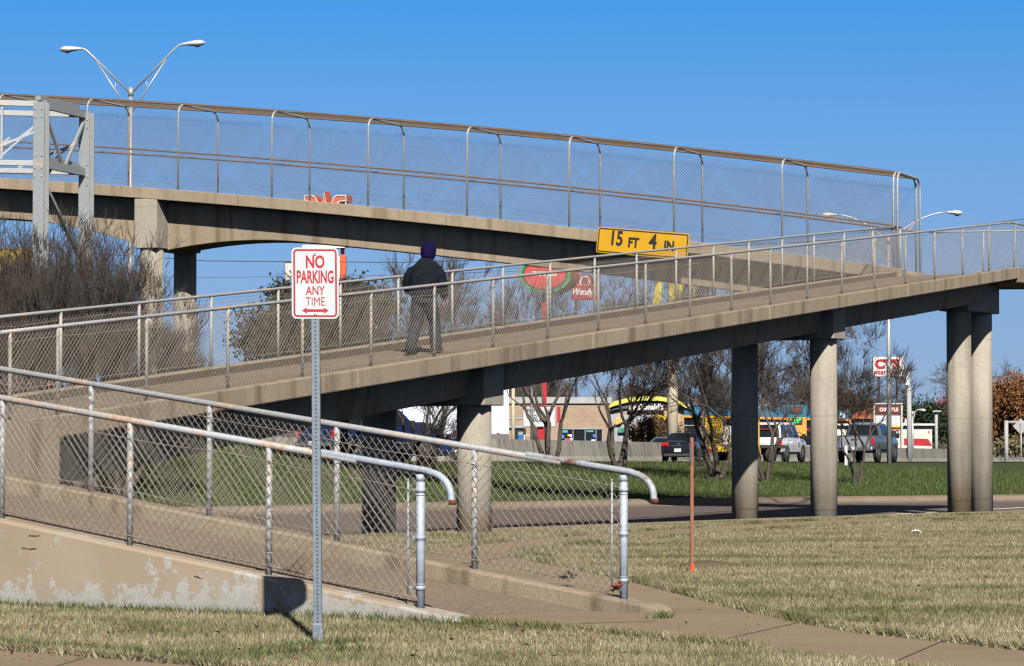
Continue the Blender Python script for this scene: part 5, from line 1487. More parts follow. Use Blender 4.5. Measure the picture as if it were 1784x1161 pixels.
# burger restaurant under the arches
YR = 242
mc = thing('burger_restaurant', 'low restaurant with a curved yellow roof trim and a dark name board', 'restaurant', tuple(at(1115, 790, YR)))
mb = MB(); wall_box(mb, 1058, 712, 1192, 780, YR, 12); mb.build('wall', plain('mansard_tan', (0.2772, 0.2046, 0.1452), .8, 0, .08), mc)
panel('white_wall', 1059, 722, 1160, 775, YR, M_bluegrey, mc, .1)
arc = [(1048, 713), (1070, 703.5), (1095, 697), (1120, 694.3), (1150, 695), (1175, 699.5), (1200, 709)]
mb = MB(); rings = []
for x, y in arc:
    p = at(x, y, YR - .6); rings.append([p + Vector((0, -.2, .18)), p + Vector((0, 3.2, .18)), p + Vector((0, 3.2, -.18)), p + Vector((0, -.2, -.18))])
mb.loft(rings); mb.build('curved_trim', plain('trim_yellow', (0.4356, 0.396, 0.066), .5), mc)
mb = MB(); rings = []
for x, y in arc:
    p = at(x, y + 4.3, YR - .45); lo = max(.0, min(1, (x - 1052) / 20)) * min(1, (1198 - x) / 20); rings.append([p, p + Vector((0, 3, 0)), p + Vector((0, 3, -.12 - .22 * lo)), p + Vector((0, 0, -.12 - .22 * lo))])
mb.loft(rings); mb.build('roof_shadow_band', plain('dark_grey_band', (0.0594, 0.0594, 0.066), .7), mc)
panel('name_board', 1094, 702.5, 1157, 717, YR - .35, M_black, mc, .15)
text_obj("McDonald's", .66, at(1126, 709.6, YR - .55), UX, UZ, M_white, mc, 'name_lettering', .01, .92, .016)
panel('canopy', 1140, 723.5, 1182, 737, YR - .6, plain('canopy_yellow', (0.495, 0.33, 0.0066), .45), mc, 1.2)
mb = MB(); c = at(1077, 735, YR - .2); mb.prism(ell(7.5 / sc_at(YR), 8 / sc_at(YR), 24), c, UX, UZ, (0, -.05, 0)); em = mb.build('round_emblem', plain('emblem_cream', (0.495, 0.4092, 0.165), .5), mc)
mb = MB()
for dx_ in (-4.2, 0, 4.2): mb.box((c.x + dx_ / sc_at(YR), c.y - .08, c.z), (.10, .03, .6))
mb.build('emblem_stripe', M_amberf, em)
for x0, x1 in ((1062, 1070), (1086, 1094), (1100, 1112)): panel('window', x0, 745, x1, 770, YR - .12, M_glass, mc, .04)
panel('green_banner', 1077, 746, 1091, 754, YR - .4, plain('banner_green', (0.0132, 0.198, 0.1122), .5), mc, .05)
# teal-roofed fuel shop
YT = 250
ts_ = thing('fuel_shop', 'long low shop with a teal fascia over an amber band and pale wall', 'shop', tuple(at(1330, 790, YT)))
mb = MB(); wall_box(mb, 1183, 729.5, 1482, 780, YT, 12); mb.build('wall', M_stucco, ts_)
def slopeband(name, m, ya0, ya1, yb0, yb1, dep):
    mb = MB(); a, b = at(1180, ya0, YT - dep), at(1482, ya1, YT - dep); c_, d_ = at(1180, yb0, YT - dep), at(1482, yb1, YT - dep)
    W_ = Vector((0, 12.5, 0)); mb.hexa([c_, d_, d_ + W_, c_ + W_, a, b, b + W_, a + W_]); mb.build(name, m, ts_)
slopeband('teal_fascia', M_tealroof, 708, 716, 723.5, 730, .8); slopeband('amber_band', M_amberf, 723.6, 730.1, 727.5, 734, .83)
for k in range(7):
    x = 1190 + k * 42
    panel('window', x, 742, x + 24, 775, YT, M_glass, ts_, .06)
panel('fascia_emblem', 1462, 720, 1472, 729, YT - .85, M_white, ts_, .03)
# fuel price sign
YP = 205
ps = thing('price_sign', 'fuel price sign with red and green digits on teal and amber panels', 'price sign', tuple(at(1388, 790, YP)))
panel('teal_panel', 1369.5, 706, 1406, 727.2, YP, M_tealroof, ps, .5); panel('amber_panel', 1369.5, 727.4, 1404, 760, YP, plain('price_amber', (0.4752, 0.2376, 0.0264), .5), ps, .5)
panel('red_display', 1375, 709, 1398, 721, YP - .5, M_black, ps, .05); panel('green_display', 1373.5, 728.5, 1398, 740, YP - .5, M_black, ps, .05)
M_ledr = plain('red_led', (.22, .012, .012), .5, 0, .1, 3, emit=.08); M_ledg = plain('green_led', (0.03, 0.75, 0.12), .5, 0, .1, 3, emit=.35)
text_obj('1.99', .40, at(1386.5, 715, YP - .57), UX, UZ, M_ledr, ps, 'red_digits', .006, .95, .008); text_obj('2.19\u2079', .42, at(1386, 734.3, YP - .57), UX, UZ, M_ledg, ps, 'green_digits', .006, .9, .014)
mb = MB(); a = at(1387, 745, YP); mb.box((a.x, YP + .1, a.z / 2 - 1), (1.1, .4, a.z + 2)); mb.build('leg', M_amberf, ps)
# white burger stand with the red stripe
YI = 232
ib = thing('burger_stand', 'white building with a broad red stripe right of the pickup', 'restaurant', tuple(at(1580, 790, YI)))
mb = MB(); wall_box(mb, 1436, 742, 1624, 785, YI, 9); mb.build('wall', plain('ivory_wall', (0.462, 0.4422, 0.396), .7, 0, .05, 1), ib)
mb = MB(); a, b = at(1432, 738.5, YI), at(1628, 742.2, YI); mb.box(((a.x + b.x) / 2, YI + 4.4, (a.z + b.z) / 2), (b.x - a.x, 9.6, a.z - b.z)); mb.build('cornice', M_white, ib, bevel=.05)
a, b, c_, d_ = at(1575, 764, YI), at(1617, 765, YI), at(1624, 777, YI), at(1575, 775.5, YI)
mb = MB(); V = [a, b, c_, d_]; V = [Vector((p.x, YI - .004, p.z)) for p in V]; W_ = Vector((0, -.03, 0)); mb.add(V + [p + W_ for p in V], [(0, 1, 2, 3), (7, 6, 5, 4)] + [(i, (i + 1) % 4, 4 + (i + 1) % 4, 4 + i) for i in range(4)]); mb.build('red_stripe', M_red, ib)
panel('red_emblem', 1616.5, 751, 1620.5, 755, YI, plain('pink_red', (0.396, 0.132, 0.1188), .5), ib, .03)
mb = MB(); a, b = at(1553, 745, YI - 1), at(1573, 741, YI - 1); mb.box(((a.x + b.x) / 2, YI - 1, (a.z + b.z) / 2), (b.x - a.x, .3, .18), 0); mb.build('yellow_arrow', plain('arrow_yellow', (0.495, 0.3828, 0.0132), .45), ib)
text_obj('IN-N-OUT', .44, at(1548, 751, YI - .15), UX, UZ, M_red, ib, 'name_lettering', .01, .9, .014)
text_obj('IN-N-OUT', .40, at(1404, 748.3, YI - 6), UX, UZ, M_red, ps, 'name_lettering', .01, .9, .014)
# tile-roofed building and the brown sign
YH = 275
tr2 = thing('tile_roof_building', 'beige building with an orange clay tile roof behind the brown sign', 'building', tuple(at(1510, 790, YH)))
mb = MB(); wall_box(mb, 1478, 730, 1590, 790, YH, 14); mb.build('wall', M_stucco, tr2)
mb = MB(); a, b, r0_, r1_ = at(1474, 730, YH - .5), at(1578, 730, YH - .5), at(1513, 711, YH + 5), at(1545, 711, YH + 5)
a2, b2 = a + Vector((0, 14, 0)), b + Vector((0, 14, 0))
mb.add([a, b, b2, a2, r0_, r1_], [(0, 1, 5, 4), (1, 2, 5), (2, 3, 4, 5), (3, 0, 4), (3, 2, 1, 0)]); mb.build('roof', plain('clay_tile', (0.3168, 0.099, 0.0429), .8, 0, .25, 2.5), tr2)
YC = 222
br = thing('tenant_sign', 'brown and red tenant sign with white lettering on cream posts', 'sign', tuple(at(1546, 790, YC)))
M_cream = plain('cream_frame', (0.363, 0.3498, 0.3036), .6); M_brown = plain('sign_brown', (0.0363, 0.0132, 0.0119), .5)
panel('brown_board', 1523.5, 705, 1568, 722.5, YC, M_brown, br, .5); panel('red_board', 1530, 709.5, 1566.5, 719, YC - .5, M_dred, br, .05)
text_obj('CHIPOTLE', .38, at(1548.5, 714.2, YC - .57), UX, UZ, M_white, br, 'sign_lettering', .006, .82, .01)
for x0, x1 in ((1520.5, 1523.3), (1568.2, 1571.3)): panel('post', x0, 703, x1, 790, YC, M_cream, br, .5)
panel('top_rail', 1520.5, 702.5, 1571.3, 704.8, YC - .02, M_cream, br, .55)
panel('blank_panel', 1524, 723, 1542.5, 742, YC, M_signwhite, br, .4); panel('blank_panel', 1549.5, 723, 1567.5, 742, YC, M_signwhite, br, .4); panel('centre_post', 1542.7, 723, 1549.2, 790, YC, M_cream, br, .5)
# pharmacy sign
YV = 300
cv = thing('pharmacy_sign', 'white pharmacy sign with bold red letters high above the trees', 'sign', tuple(at(1546, 790, YV)))
panel('sign_box', 1520, 622, 1573.5, 657, YV, M_cream, cv, .7); panel('sign_face', 1521.3, 623.3, 1571, 655.8, YV - .7, M_white, cv, .04)
text_obj('CVS', 1.28, at(1545.5, 635.5, YV - .76), UX, UZ, M_red, cv, 'sign_lettering', .01, 1.12, .085); text_obj('pharmacy', .72, at(1545.5, 648.5, YV - .76), UX, UZ, M_red, cv, 'sign_lettering', .01, .98, .02)
for x in (1530, 1562):
    mb = MB(); q = at(x, 657, YV); mb.box((q.x, YV - .35, q.z / 2 - .8), (.22, .22, q.z + 1.6)); mb.build('post', M_plast, cv)
# poles near the pharmacy
YQ = 205
up = thing('utility_pole', 'slim pale utility pole with a crossbar and small white box right of the pharmacy sign', 'utility pole', tuple(at(1586, 790, YQ)))
mb = MB(); a = at(1582.5, 646, YQ); mb.tube([(a.x, YQ, -1), a], .13, 10); mb.tube([(a.x + .14, YQ, -1), (a.x + .10, YQ, at(1586, 672, YQ).z)], .10, 8); mb.build('pole', M_coping, up)
mb = MB(); mb.bar(at(1567, 645.5, YQ), at(1596, 644.5, YQ), .08, .08); mb.build('crossbar', M_plast, up)
panel('white_box', 1577.5, 656, 1582, 671, YQ - .1, M_white, up, .2)
pl = thing('car_park_lamp', 'T-shaped grey car park lamp beside the white burger stand', 'car park lamp', tuple(at(1631, 790, 228)))
mb = MB(); a = at(1631, 717, 228); mb.tube([(a.x, 228, -1), a], .13, 10); mb.build('pole', M_coping, pl); panel('lamp_head', 1624, 715.5, 1638.5, 718, 228, M_coping, pl, .4)
cp_ = thing('cream_pole', 'plain cream pole in front of the brick shop left end', 'pole', tuple(at(894, 790, 220)))
mb = MB(); a = at(894, 660, 220); mb.tube([(a.x, 220, -1), a], .13, 12); mb.build('shaft', plain('cream_pole2', (0.363, 0.3036, 0.2178), .6), cp_)
gp_ = thing('grey_pole', 'grey metal pole standing against the marquee sign', 'pole', tuple(at(926.5, 790, 190)))
mb = MB(); a = at(926.5, 660, 190); mb.tube([(a.x, 190, -1), a], .10, 12); mb.build('shaft', plain('dull_grey_metal', (0.1056, 0.1056, 0.1188), .5, .3), gp_)
# orange flying-W sign
YX = 232; sx_ = sc_at(YX)
ww = thing('burger_sign', 'tall orange sign with a white-striped flying W partly behind the upper bridge', 'sign', tuple(at(566, 790, YX)))
Wp = [(530, 340), (546, 340), (552.5, 346), (557, 385), (565, 333.5), (574, 385), (579.5, 348), (588, 340), (603, 340), (603, 352), (592, 353), (582, 424), (570, 424), (565.5, 388), (561, 424), (549, 424), (540, 353), (530, 352)]
o0 = at(566, 380, YX)
def loc2(x, y): p = at(x, y, YX); return (p.x - o0.x, p.z - o0.z)
mb = MB(); mb.prism([loc2(x, y) for x, y in Wp], o0, UX, UZ, (.42, 1.3, 0)); mb.build('orange_w', M_orange, ww)
mb = MB()
for pth in ([(531, 424), (531, 341), (543, 341), (549, 344), (552.5, 352), (556.5, 420)], [(531, 350.5), (539, 350.5), (543.5, 354), (546, 362), (550, 400)], [(557, 386), (565, 335.5), (573, 386)], [(561, 386), (565, 352), (569, 386)],
            [(573.5, 420), (578.5, 352), (582, 344), (588, 341), (602.4, 341), (602.4, 424)], [(581, 400), (585.5, 361), (589, 353), (594, 350.5), (602.4, 350.5)], [(586, 400), (591, 366), (595, 360), (602.4, 360)], [(531, 360), (536, 360), (540, 366), (545, 400)]):
    pts = [o0 + Vector((loc2(x, y)[0], -.03, loc2(x, y)[1])) for x, y in pth]
    mb.tube(pts, .06, 6)
mb.build('white_stripe', M_white, ww)
mb = MB(); a, b = at(527, 427, YX), at(601, 432, YX); mb.box(((a.x + b.x) / 2, YX + .6, (a.z + b.z) / 2), (b.x - a.x, 1.2, a.z - b.z)); mb.build('white_sill', M_white, ww)
panel('orange_sill_end', 601, 427, 608, 432, YX + .7, M_orange, ww, .6)
panel('lower_cabinet', 516, 447.5, 592.5, 486, YX + .4, M_white, ww, .5); panel('orange_end', 593, 447, 603.5, 486, YX + 1.4, M_orange, ww, 1.0)
mb = MB(); 
for x in (598, 545): q = at(x, 485, YX); mb.box((q.x, YX + .8, q.z / 2 - .5), (.36, .36, q.z + 1)); q2 = at(x, 430, YX); mb.box((q2.x - .1, YX + .8, (q.z + q2.z) / 2 + .9), (.3, .3, 1.2))
mb.build('leg', M_orange, ww)
# small white sign left of the no-parking sign
tb_ = thing('taco_sign', 'small white sign with purple letters just left of the no-parking sign', 'sign', tuple(at(510, 790, 262)))
panel('board', 497, 458, 536, 490, 262, plain('ivory_sign', (0.4356, 0.4356, 0.3828), .5), tb_, .4)
mb = MB(); a, b = at(496.4, 457.4, 262), at(536, 490.6, 262); ring_strip(mb, [(-1.02, -.87), (1.02, -.87), (1.02, .87), (-1.02, .87)], [(-.97, -.82), (.97, -.82), (.97, .82), (-.97, .82)], ((a.x + b.x) / 2, 261.57, (a.z + b.z) / 2), UX, UZ, (0, -.03, 0)); mb.build('dark_edge', M_plast, tb_)
text_obj('TACO', .36, at(513, 474, 261.5), UX, UZ, plain('purple_letter', (0.0858, 0.0264, 0.231), .5), tb_, 'sign_lettering', .006, 1, .01)
mb = MB(); q = at(517, 490, 262); mb.tube([(q.x, 262.2, -1), (q.x, 262.2, q.z)], .2, 10); mb.build('pole', M_coping, tb_)
# yellow board behind the left tree
yb = thing('yellow_board', 'large yellow shop sign behind the bare tree at the left edge', 'sign', tuple(at(10, 790, 165)))
panel('board', -60, 434, 58, 545, 165, plain('board_yellow', (0.30, 0.20, 0.0066), .5, 0, .15, 1), yb, .5); panel('red_panel', -60, 545.5, 40, 585, 165, plain('board_maroon', (0.0924, 0.0132, 0.0132), .5), yb, .5)
mb = MB(); q = at(0, 585, 165); mb.tube([(q.x, 165, -1), (q.x, 165, q.z)], .3, 10); mb.build('pole', M_coping, yb)
# back of the diamond road sign on its frame at the right edge
YD = 190
dm_ = thing('diamond_road_sign', 'grey back of a diamond road sign on a galvanised post at the right edge', 'road sign', tuple(at(1778, 790, YD)))
c = at(1778.5, 743, YD); hd_ = 14 / sc_at(YD)
mb = MB(); mb.prism([(hd_, 0), (0, hd_), (-hd_, 0), (0, -hd_)], c, UX, UZ, (0, .03, 0)); mb.build('sign_plate', plain('aluminium_back', (0.2772, 0.2904, 0.3102), .5, .4), dm_)
mb = MB(); mb.tube([(c.x, YD - .06, -1), (c.x, YD - .06, c.z + .2)], .05, 8); mb.build('post', M_steel, dm_)
hb = thing('height_barrier', 'pale pipe frame behind the diamond sign at the right edge', 'pipe frame', tuple(at(1753, 790, 196)))
mb = MB(); a = at(1753, 733, 196); mb.tube([(a.x, 196, -1), a], .14, 10); mb.tube([a - Vector((0, 0, .12)), at(1830, 736, 196)], .10, 10); mb.build('frame', M_coping, hb)
mk_ = thing('marker_post', 'thin white marker post standing in front of the pickup tail', 'marker post', tuple(G(1474, 811)))
q = G(1474, 811); mb = MB(); mb.box((q.x, q.y, q.z + .33), (.12, .04, 1.0)); mb.build('blade', M_white, mk_, bevel=.02)
# ------------------------------------------------------------------ trees
def rot_about(d, ax, a):
    return d * math.cos(a) + ax.cross(d) * math.sin(a) + ax * ax.dot(d) * (1 - math.cos(a))
def grow(seed, trunks, first, r0, levels, spread, shrink, up, twig_n, twig_len, jit=.18, lean=(15, 35), split=(2, 3), height=None, rmin=.004, side=.55):
    """forking tree: returns arrays of tapered limb segments (thick) and twig segments (thin)"""
    rg = random.Random(seed); thick = []; thin = []
    stack = []
    for k in range(trunks):
        a = 2 * math.pi * (k + rg.uniform(-.25, .25)) / trunks; l_ = R(rg.uniform(*lean))
        d = Vector((math.sin(l_) * math.cos(a), math.sin(l_) * math.sin(a), math.cos(l_)))
        stack.append((Vector((math.cos(a) * r0 * .7, math.sin(a) * r0 * .7, -.15)) if trunks > 1 else Vector((0, 0, -.15)), d, first * rg.uniform(.8, 1.2), r0 * rg.uniform(.75, 1.1), 0))
    while stack:
        p, d, L_, r_, lv = stack.pop()
        k = 4 if lv < 3 else 3
        rr = r_
        for i in range(k):
            j = Vector((rg.gauss(0, jit), rg.gauss(0, jit), rg.gauss(0, jit * .6)))
            d = (d + j + Vector((0, 0, up)) * (.5 if lv < 2 else 1)).normalized()
            q = p + d * (L_ / k); r2 = rr * (.93 if lv < 2 else .86)
            (thick if rr > .012 else thin).append((p, q, rr, r2)); p, rr = q, r2
            if lv >= 2 and rg.random() < side and lv < levels:
                ax = Vector((rg.gauss(0, 1), rg.gauss(0, 1), rg.gauss(0, 1))).normalized()
                dd = rot_about(d, ax, R(rg.uniform(25, 65)))
                stack.append((p.copy(), dd.normalized(), L_ * rg.uniform(.45, .7), rr * .5, min(levels, lv + 2)))
        if lv < levels:
            for _ in range(rg.choice(split)):
                ax = d.cross(Vector((rg.gauss(0, 1), rg.gauss(0, 1), rg.gauss(0, 1)))).normalized()
                dd = rot_about(d, ax, R(rg.uniform(spread * .4, spread * 1.2)))
                stack.append((p.copy(), dd.normalized(), L_ * shrink * rg.uniform(.8, 1.2), rr * rg.uniform(.62, .8), lv + 1))
        else:
            for _ in range(twig_n):
                ax = Vector((rg.gauss(0, 1), rg.gauss(0, 1), rg.gauss(0, 1))).normalized()
                dd = (rot_about(d, ax, R(rg.uniform(5, 50))) + Vector((0, 0, up * 2))).normalized()
                l2 = twig_len * rg.uniform(.5, 1.3); q = p + dd * l2 * .5; q2 = q + (dd + Vector((rg.gauss(0, .25), rg.gauss(0, .25), rg.gauss(0, .2)))).normalized() * l2 * .5
                thin.append((p, q, max(rmin, rr * .7), max(rmin, rr * .5))); thin.append((q, q2, max(rmin, rr * .5), rmin * .7))
    return thick, thin
def seg_add(mb, segs, n, s=1.0, off=(0, 0, 0), rscale=1.0):
    if not segs: return
    o = np.array(off, float)
    P0 = np.array([tuple(a[0]) for a in segs]) * s + o; P1 = np.array([tuple(a[1]) for a in segs]) * s + o
    mb.cones(P0, P1, np.array([a[2] for a in segs]) * s * rscale, np.array([a[3] for a in segs]) * s * rscale, n)
PROTO = {}
def tree_proto(key, **kw):
    if key not in PROTO:
        th, tn = grow(**kw)
        zmax = max(max(a[1].z for a in th), max(a[1].z for a in tn))
        PROTO[key] = (th, tn, zmax)
    return PROTO[key]
def bare_tree(name, label, key, loc, height, rz, group, mt=None, mw=None, rs=1.0, trs=1.0, cat='tree'):
    th, tn, zm = PROTO[key]
    t = thing(name, label, cat, loc, group, rotz=rz, local=True); s = height / zm
    mk = (key, round(s, 3), rs, trs, (mt or M_bark).name)
    if mk in MESHES:
        for nm, me in MESHES[mk]:
            o = bpy.data.objects.new(nm, me); COL.objects.link(o); o.parent = t; ORG[o.name] = Vector((0, 0, 0))
        return t
    mb = MB(); seg_add(mb, th, 6, s, rscale=rs); a = mb.build('trunk', mt or M_bark, t, local=True)
    mb = MB(); seg_add(mb, tn, 3, s, rscale=trs); b = mb.build('crown', mw or M_barkd, t, local=True)
    MESHES[mk] = [('trunk', a.data), ('crown', b.data)]
    return t
MESHES = {}
myr = dict(trunks=4, first=1.5, r0=.11, levels=5, spread=34, shrink=.76, up=.10, twig_n=7, twig_len=.6, jit=.15, lean=(9, 24), split=(2, 2, 3), rmin=.0075, side=.30)
for i, sd_ in enumerate((11, 23, 37, 51)): tree_proto('myr%d' % i, seed=sd_, **myr)
GM = 'bare multi-stemmed trees on the median'
MT = [(745, 806, 92, 7.6, 0, .4, .85, 'bare multi-stemmed tree in front of the blue pickup beside the lit column'), (598, 808, 84, 6.5, 1, 2.2, .85, 'bare tree seen through the fence just right of the no-parking post'),
      (956, 806, 103, 7.4, 2, 1.1, .95, 'bare forked tree standing in front of the white marquee sign'), (1079, 812, 98, 7.6, 3, 5.0, .9, 'bare vase-shaped tree in front of the curved-roof burger restaurant'),
      (1246, 818, 95, 7.6, 0, 3.3, .9, 'bare tree in front of the yellow trailer left of the shaded column'), (1331, 820, 94, 7.2, 1, 4.4, .75, 'bare crooked tree in front of the white sport utility vehicle'),
      (1492, 823, 93, 5.6, 3, 2.9, .7, 'small bare tree in front of the silver pickup')]
for x, y, Y, hgt, key, rz, rs_, lab in MT:
    p = at(x, y, Y); bare_tree('median_tree', lab, 'myr%d' % key, (p.x, Y, zf(p.x, Y)), hgt, rz, GM, rs=rs_, trs=.8)
# big dense bare tree at the left
lft = dict(trunks=5, first=2.3, r0=.17, levels=6, spread=28, shrink=.74, up=.17, twig_n=4, twig_len=.55, jit=.15, lean=(8, 30), side=.48, split=(2, 2, 3), rmin=.006)
tree_proto('left0', seed=77, **lft); tree_proto('left1', seed=91, **lft)
for x, Y, hgt, key, rz, lab in ((132, 66.5, 6.9, 'left0', .5, 'large dense bare tree in front of the gantry legs'), (8, 68, 7.4, 'left1', 1.7, 'dense bare tree at the left edge in front of the yellow sign'), (72, 71, 7.0, 'left0', 3.0, 'dense bare tree right behind the front gantry leg'), (205, 69, 5.6, 'left1', 4.1, 'smaller bare tree whose twigs cross the bridge column')):
    p = at(x, 700, Y); bare_tree('bare_tree', lab, key, (p.x, Y, zf(p.x, Y)), hgt, rz, 'dense bare trees at the left', M_bark, M_barkd, 1.0, 1.0)
# tall bare trees farther back
big = dict(trunks=1, first=3.2, r0=.30, levels=6, spread=38, shrink=.74, up=.07, twig_n=3, twig_len=.9, jit=.15, lean=(0, 4), split=(2, 3, 3), rmin=.014)
tree_proto('big0', seed=5, **big); tree_proto('big1', seed=17, **big)
FT = [(1622, 330, 11.5, 'big0', .3, 'tall bare tree with a few dead leaves between the pharmacy sign and the end columns', M_bark, M_twigg), (1672, 345, 9.5, 'big1', 1.2, 'bare tree partly hidden by the end columns', M_bark, M_twigg),
      (1488, 300, 8.2, 'big1', 2.0, 'bare brown tree left of the pharmacy sign', M_bark, M_barkd), (1452, 310, 8.8, 'big0', 4.0, 'bare tree rising beside the lit middle column', M_bark, M_barkd), (1560, 320, 7.6, 'big0', 2.6, 'bare tree right under the pharmacy sign', M_bark, M_barkd),
      (1395, 300, 9.5, 'big1', 5.0, 'tall bare tree showing under the ramp left of the lit middle column', M_bark, M_barkd), (1345, 310, 11, 'big0', 5.6, 'tall bare tree behind the white sport utility vehicle', M_bark, M_barkd), (1230, 300, 10, 'big1', .9, 'bare tree behind the teal shop left end', M_bark, M_barkd),
      (1120, 305, 9, 'big0', 1.9, 'bare tree behind the curved yellow roof trim', M_bark, M_barkd), (1000, 310, 8.5, 'big1', 3.7, 'bare tree behind the brick shop roof', M_bark, M_barkd), (1180, 320, 9, 'big0', 3.0, 'bare tree behind the cream arches pole', M_bark, M_barkd), (1290, 330, 10, 'big1', 2.3, 'bare tree behind the shaded column', M_bark, M_barkd), (905, 330, 7.5, 'big0', 4.7, 'bare tree behind the brick shop left end', M_bark, M_barkd)]
for x, Y, hgt, key, rz, lab, a, b in FT:
    p = at(x, 760, Y); bare_tree('background_tree', lab, key, (p.x, Y, zf(p.x, Y)), hgt, rz, 'bare trees behind the shops', a, b, 1.0, 1.35)
# grey brushy trees beyond the highway seen through the middle ramp
brush = dict(trunks=6, first=1.6, r0=.13, levels=6, spread=30, shrink=.80, up=.10, twig_n=4, twig_len=.9, jit=.16, lean=(8, 35), split=(2, 3), rmin=.010, side=.4)
tree_proto('brush0', seed=301, **brush); tree_proto('brush1', seed=302, **brush)
for x, Y, hgt, key, rz, lab in ((868, 262, 13.2, 'brush0', .2, 'grey brushy bare tree left of the round red sign'), (800, 268, 12.4, 'brush1', 1.4, 'grey bare tree right of the walking person'), (655, 258, 12.0, 'brush0', 2.9, 'grey bare tree left of the walking person'), (722, 272, 11.6, 'brush1', 4.1, 'grey bare tree straight behind the walking person'), (940, 285, 8.6, 'brush1', 5.2, 'low grey bare tree under the round red sign')):
    p = at(x, 760, Y); bare_tree('brushy_tree', lab, key, (p.x, Y, zf(p.x, Y)), hgt, rz, 'grey brushy trees beyond the highway', M_twigg, M_twigg, 1.0, 1.2)
# leafy crowns: many small leaf faces in clumps through the crown's volume, on a trunk with limbs
def leaf_mat(name, c0, c1):
    m, t, p = nodes_of(name); g = N(t, 'ShaderNodeNewGeometry')
    f = noise(t, geo_pos(t), 1.3, 3)
    c = mix(t, ramp(t, g.outputs['Random Per Island'], [(0, c0), (1, c1)]), (.55, .55, .5), ramp(t, f, [(.45, 0), (.65, .8)]), 'MULTIPLY')
    t.links.new(c, p.inputs['Base Color']); p.inputs['Roughness'].default_value = .7; p.inputs['Specular IOR Level'].default_value = .2
    return m
def leafy(name, label, loc, crown, nclump, nleaf, size, m, seed, group=None, trunk_r=.2, cat='tree', mt=None):
    """crown: list of (cx, cy, cz, rx, ry, rz) ellipsoids relative to the base"""
    rg = np.random.default_rng(seed); t = thing(name, label, cat, loc, group, local=True)
    cen = []
    vol = np.array([c[3] * c[4] * c[5] for c in crown]); pr = vol ** .8 / (vol ** .8).sum()
    for k in rg.choice(len(crown), nclump, p=pr):
        c = crown[k]; d = rg.normal(0, 1, 3); d /= np.linalg.norm(d); r_ = rg.random() ** .45
        cen.append((c[0] + c[3] * d[0] * r_, c[1] + c[4] * d[1] * r_, c[2] + c[5] * d[2] * r_))
    cen = np.array(cen); n = nclump * nleaf
    P = np.repeat(cen, nleaf, 0) + rg.normal(0, 1, (n, 3)) * np.array([size * 3.2, size * 3.2, size * 2.4])
    a = rg.normal(0, 1, (n, 3)); a /= np.linalg.norm(a, axis=1, keepdims=True); b = rg.normal(0, 1, (n, 3)); b -= a * (a * b).sum(1, keepdims=True); b /= np.linalg.norm(b, axis=1, keepdims=True)
    s_ = size * (.6 + .8 * rg.random((n, 1)))
    V = np.stack([P - a * s_, P + b * s_ * .5, P + a * s_, P - b * s_ * .5], 1).reshape(-1, 3)
    mb = MB(); mb.np_add(V, np.arange(4 * n).reshape(-1, 4)); mb.build('crown', m, t, local=True)
    segs = []; zc = float(cen[:, 2].mean())
    base = Vector((0, 0, -.3)); fork = Vector((0, 0, max(.4, zc * .45)))
    segs.append((base, fork, trunk_r, trunk_r * .75))
    for q in cen[rg.choice(len(cen), min(60, len(cen)), replace=False)]:
        q = Vector(q); m_ = fork + (q - fork) * .5 + Vector((0, 0, -.1)); segs.append((fork, m_, trunk_r * .45, trunk_r * .2)); segs.append((m_, q, trunk_r * .2, .015))
    mb = MB(); seg_add(mb, segs, 6); mb.build('trunk', mt or M_bark, t, local=True)
    return t
M_ever = leaf_mat('evergreen_leaf', (.016, .020, .010), (.052, .056, .032)); M_olive = leaf_mat('olive_brush_leaf', (.017, .017, .010), (.062, .055, .036))
M_rust = leaf_mat('rust_oak_leaf', (.10, .045, .018), (.26, .115, .045)); M_hedge = leaf_mat('reddish_hedge_leaf', (.035, .026, .014), (.15, .085, .035)); M_dgreen = leaf_mat('dark_green_leaf', (.010, .022, .010), (.035, .055, .025)); M_redl = leaf_mat('red_leaf', (.16, .02, .015), (.30, .05, .03))
def gl(x, Y): p = at(x, 760, Y); return (p.x, Y, zf(p.x, Y))
def crown_px(base, Y, items):
    s = sc_at(Y); out = []
    for x, y, rx, ry in items:
        p = at(x, y, Y); out.append((p.x - base[0], 0, p.z - base[2], rx / s, rx / s * .7, ry / s))
    return out
b_ = gl(500, 128); leafy('evergreen_tree', 'dark olive evergreen tree behind the no-parking sign', b_, crown_px(b_, 128, [(470, 575, 62, 45), (540, 545, 70, 50), (500, 600, 90, 40), (610, 540, 60, 42), (440, 600, 40, 30), (575, 600, 90, 50)]), 520, 22, .11, M_olive, 1, trunk_r=.25)
b_ = gl(625, 165); leafy('evergreen_tree', 'green evergreen top showing above the ramp fence right of the no-parking sign', b_, crown_px(b_, 165, [(625, 515, 40, 22), (655, 530, 40, 26), (600, 540, 50, 35)]), 200, 20, .13, M_ever, 2, trunk_r=.25)
b_ = gl(505, 170); leafy('evergreen_tree', 'green evergreen top showing left of the no-parking sign', b_, crown_px(b_, 170, [(492, 512, 26, 22), (510, 540, 34, 26)]), 130, 20, .13, M_ever, 3, trunk_r=.25)
b_ = gl(1132, 228); leafy('hedge', 'reddish-brown hedge in front of the burger restaurant', b_, crown_px(b_, 228, [(1122, 745, 22, 18), (1148, 742, 24, 18), (1135, 758, 36, 20), (1165, 756, 18, 18)]), 300, 18, .12, M_hedge, 4, trunk_r=.12, cat='hedge')
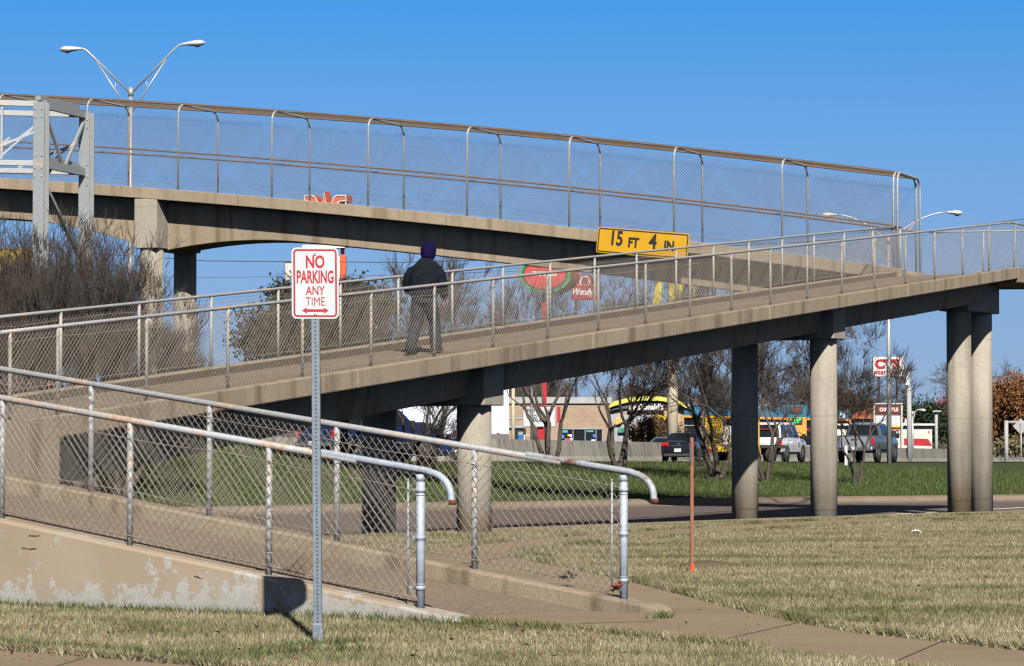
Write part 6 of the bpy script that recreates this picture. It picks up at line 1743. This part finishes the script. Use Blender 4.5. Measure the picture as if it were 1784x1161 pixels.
b_ = gl(1735, 290); leafy('oak_tree', 'rust-brown oak holding its dead leaves at the right edge', b_, crown_px(b_, 290, [(1745, 715, 42, 40), (1770, 690, 34, 34), (1722, 735, 26, 36), (1775, 740, 36, 36), (1740, 750, 40, 26)]), 520, 18, .20, M_rust, 5, trunk_r=.35)
b_ = gl(1800, 285); leafy('oak_tree', 'darker rust-brown oak just outside the right edge', b_, crown_px(b_, 285, [(1790, 700, 30, 40), (1810, 730, 40, 50)]), 260, 18, .20, M_rust, 15, trunk_r=.35)
b_ = gl(1612, 285); leafy('evergreen_tree', 'dark green evergreen behind the white burger stand', b_, crown_px(b_, 285, [(1595, 725, 26, 22), (1625, 722, 26, 24), (1610, 745, 45, 24), (1640, 745, 24, 24)]), 320, 20, .18, M_dgreen, 6, trunk_r=.3)
b_ = gl(1645, 300); leafy('red_tree', 'small red-leaved tree just left of the end columns', b_, crown_px(b_, 300, [(1645, 708, 10, 22), (1652, 725, 10, 18)]), 60, 14, .15, M_redl, 7, trunk_r=.15)
b_ = gl(1490, 280); leafy('russet_shrub', 'russet shrub crown above the clay tile roof', b_, crown_px(b_, 280, [(1478, 700, 26, 22), (1500, 702, 24, 16)]), 110, 14, .14, M_hedge, 8, trunk_r=.15)
b_ = gl(1715, 205); leafy('roadside_brush', 'dry tan brush along the barrier at the right edge', b_, crown_px(b_, 205, [(1700, 782, 50, 10), (1760, 778, 40, 10), (1800, 778, 40, 12)]), 160, 22, .12, leaf_mat('dry_brush_leaf', (.10, .085, .045), (.24, .20, .11)), 9, trunk_r=.05, cat='brush')
# far band of dark woodland behind everything
rg = np.random.default_rng(44); mb = MB(); n = 26000
X = rg.uniform(-130, 150, n); Y = rg.uniform(400, 440, n); H = 3.4 + 2.6 * np.sin(X * .11) * np.sin(X * .037 + 1) + 1.6 * np.sin(X * .5) ; Z = -1 + (H + 2.5) * rg.random(n) ** .75
P = np.stack([X, Y, Z], 1); a = rg.normal(0, 1, (n, 3)); a[:, 2] = np.abs(a[:, 2]) * 1.6; a /= np.linalg.norm(a, axis=1, keepdims=True)
mb.cones(P, P + a * 1.5, .05, .02, 3); 
o = mb.build('far_woodland', M_twigg); tag(o, 'far band of bare grey woodland along the horizon', 'woodland', kind='stuff')
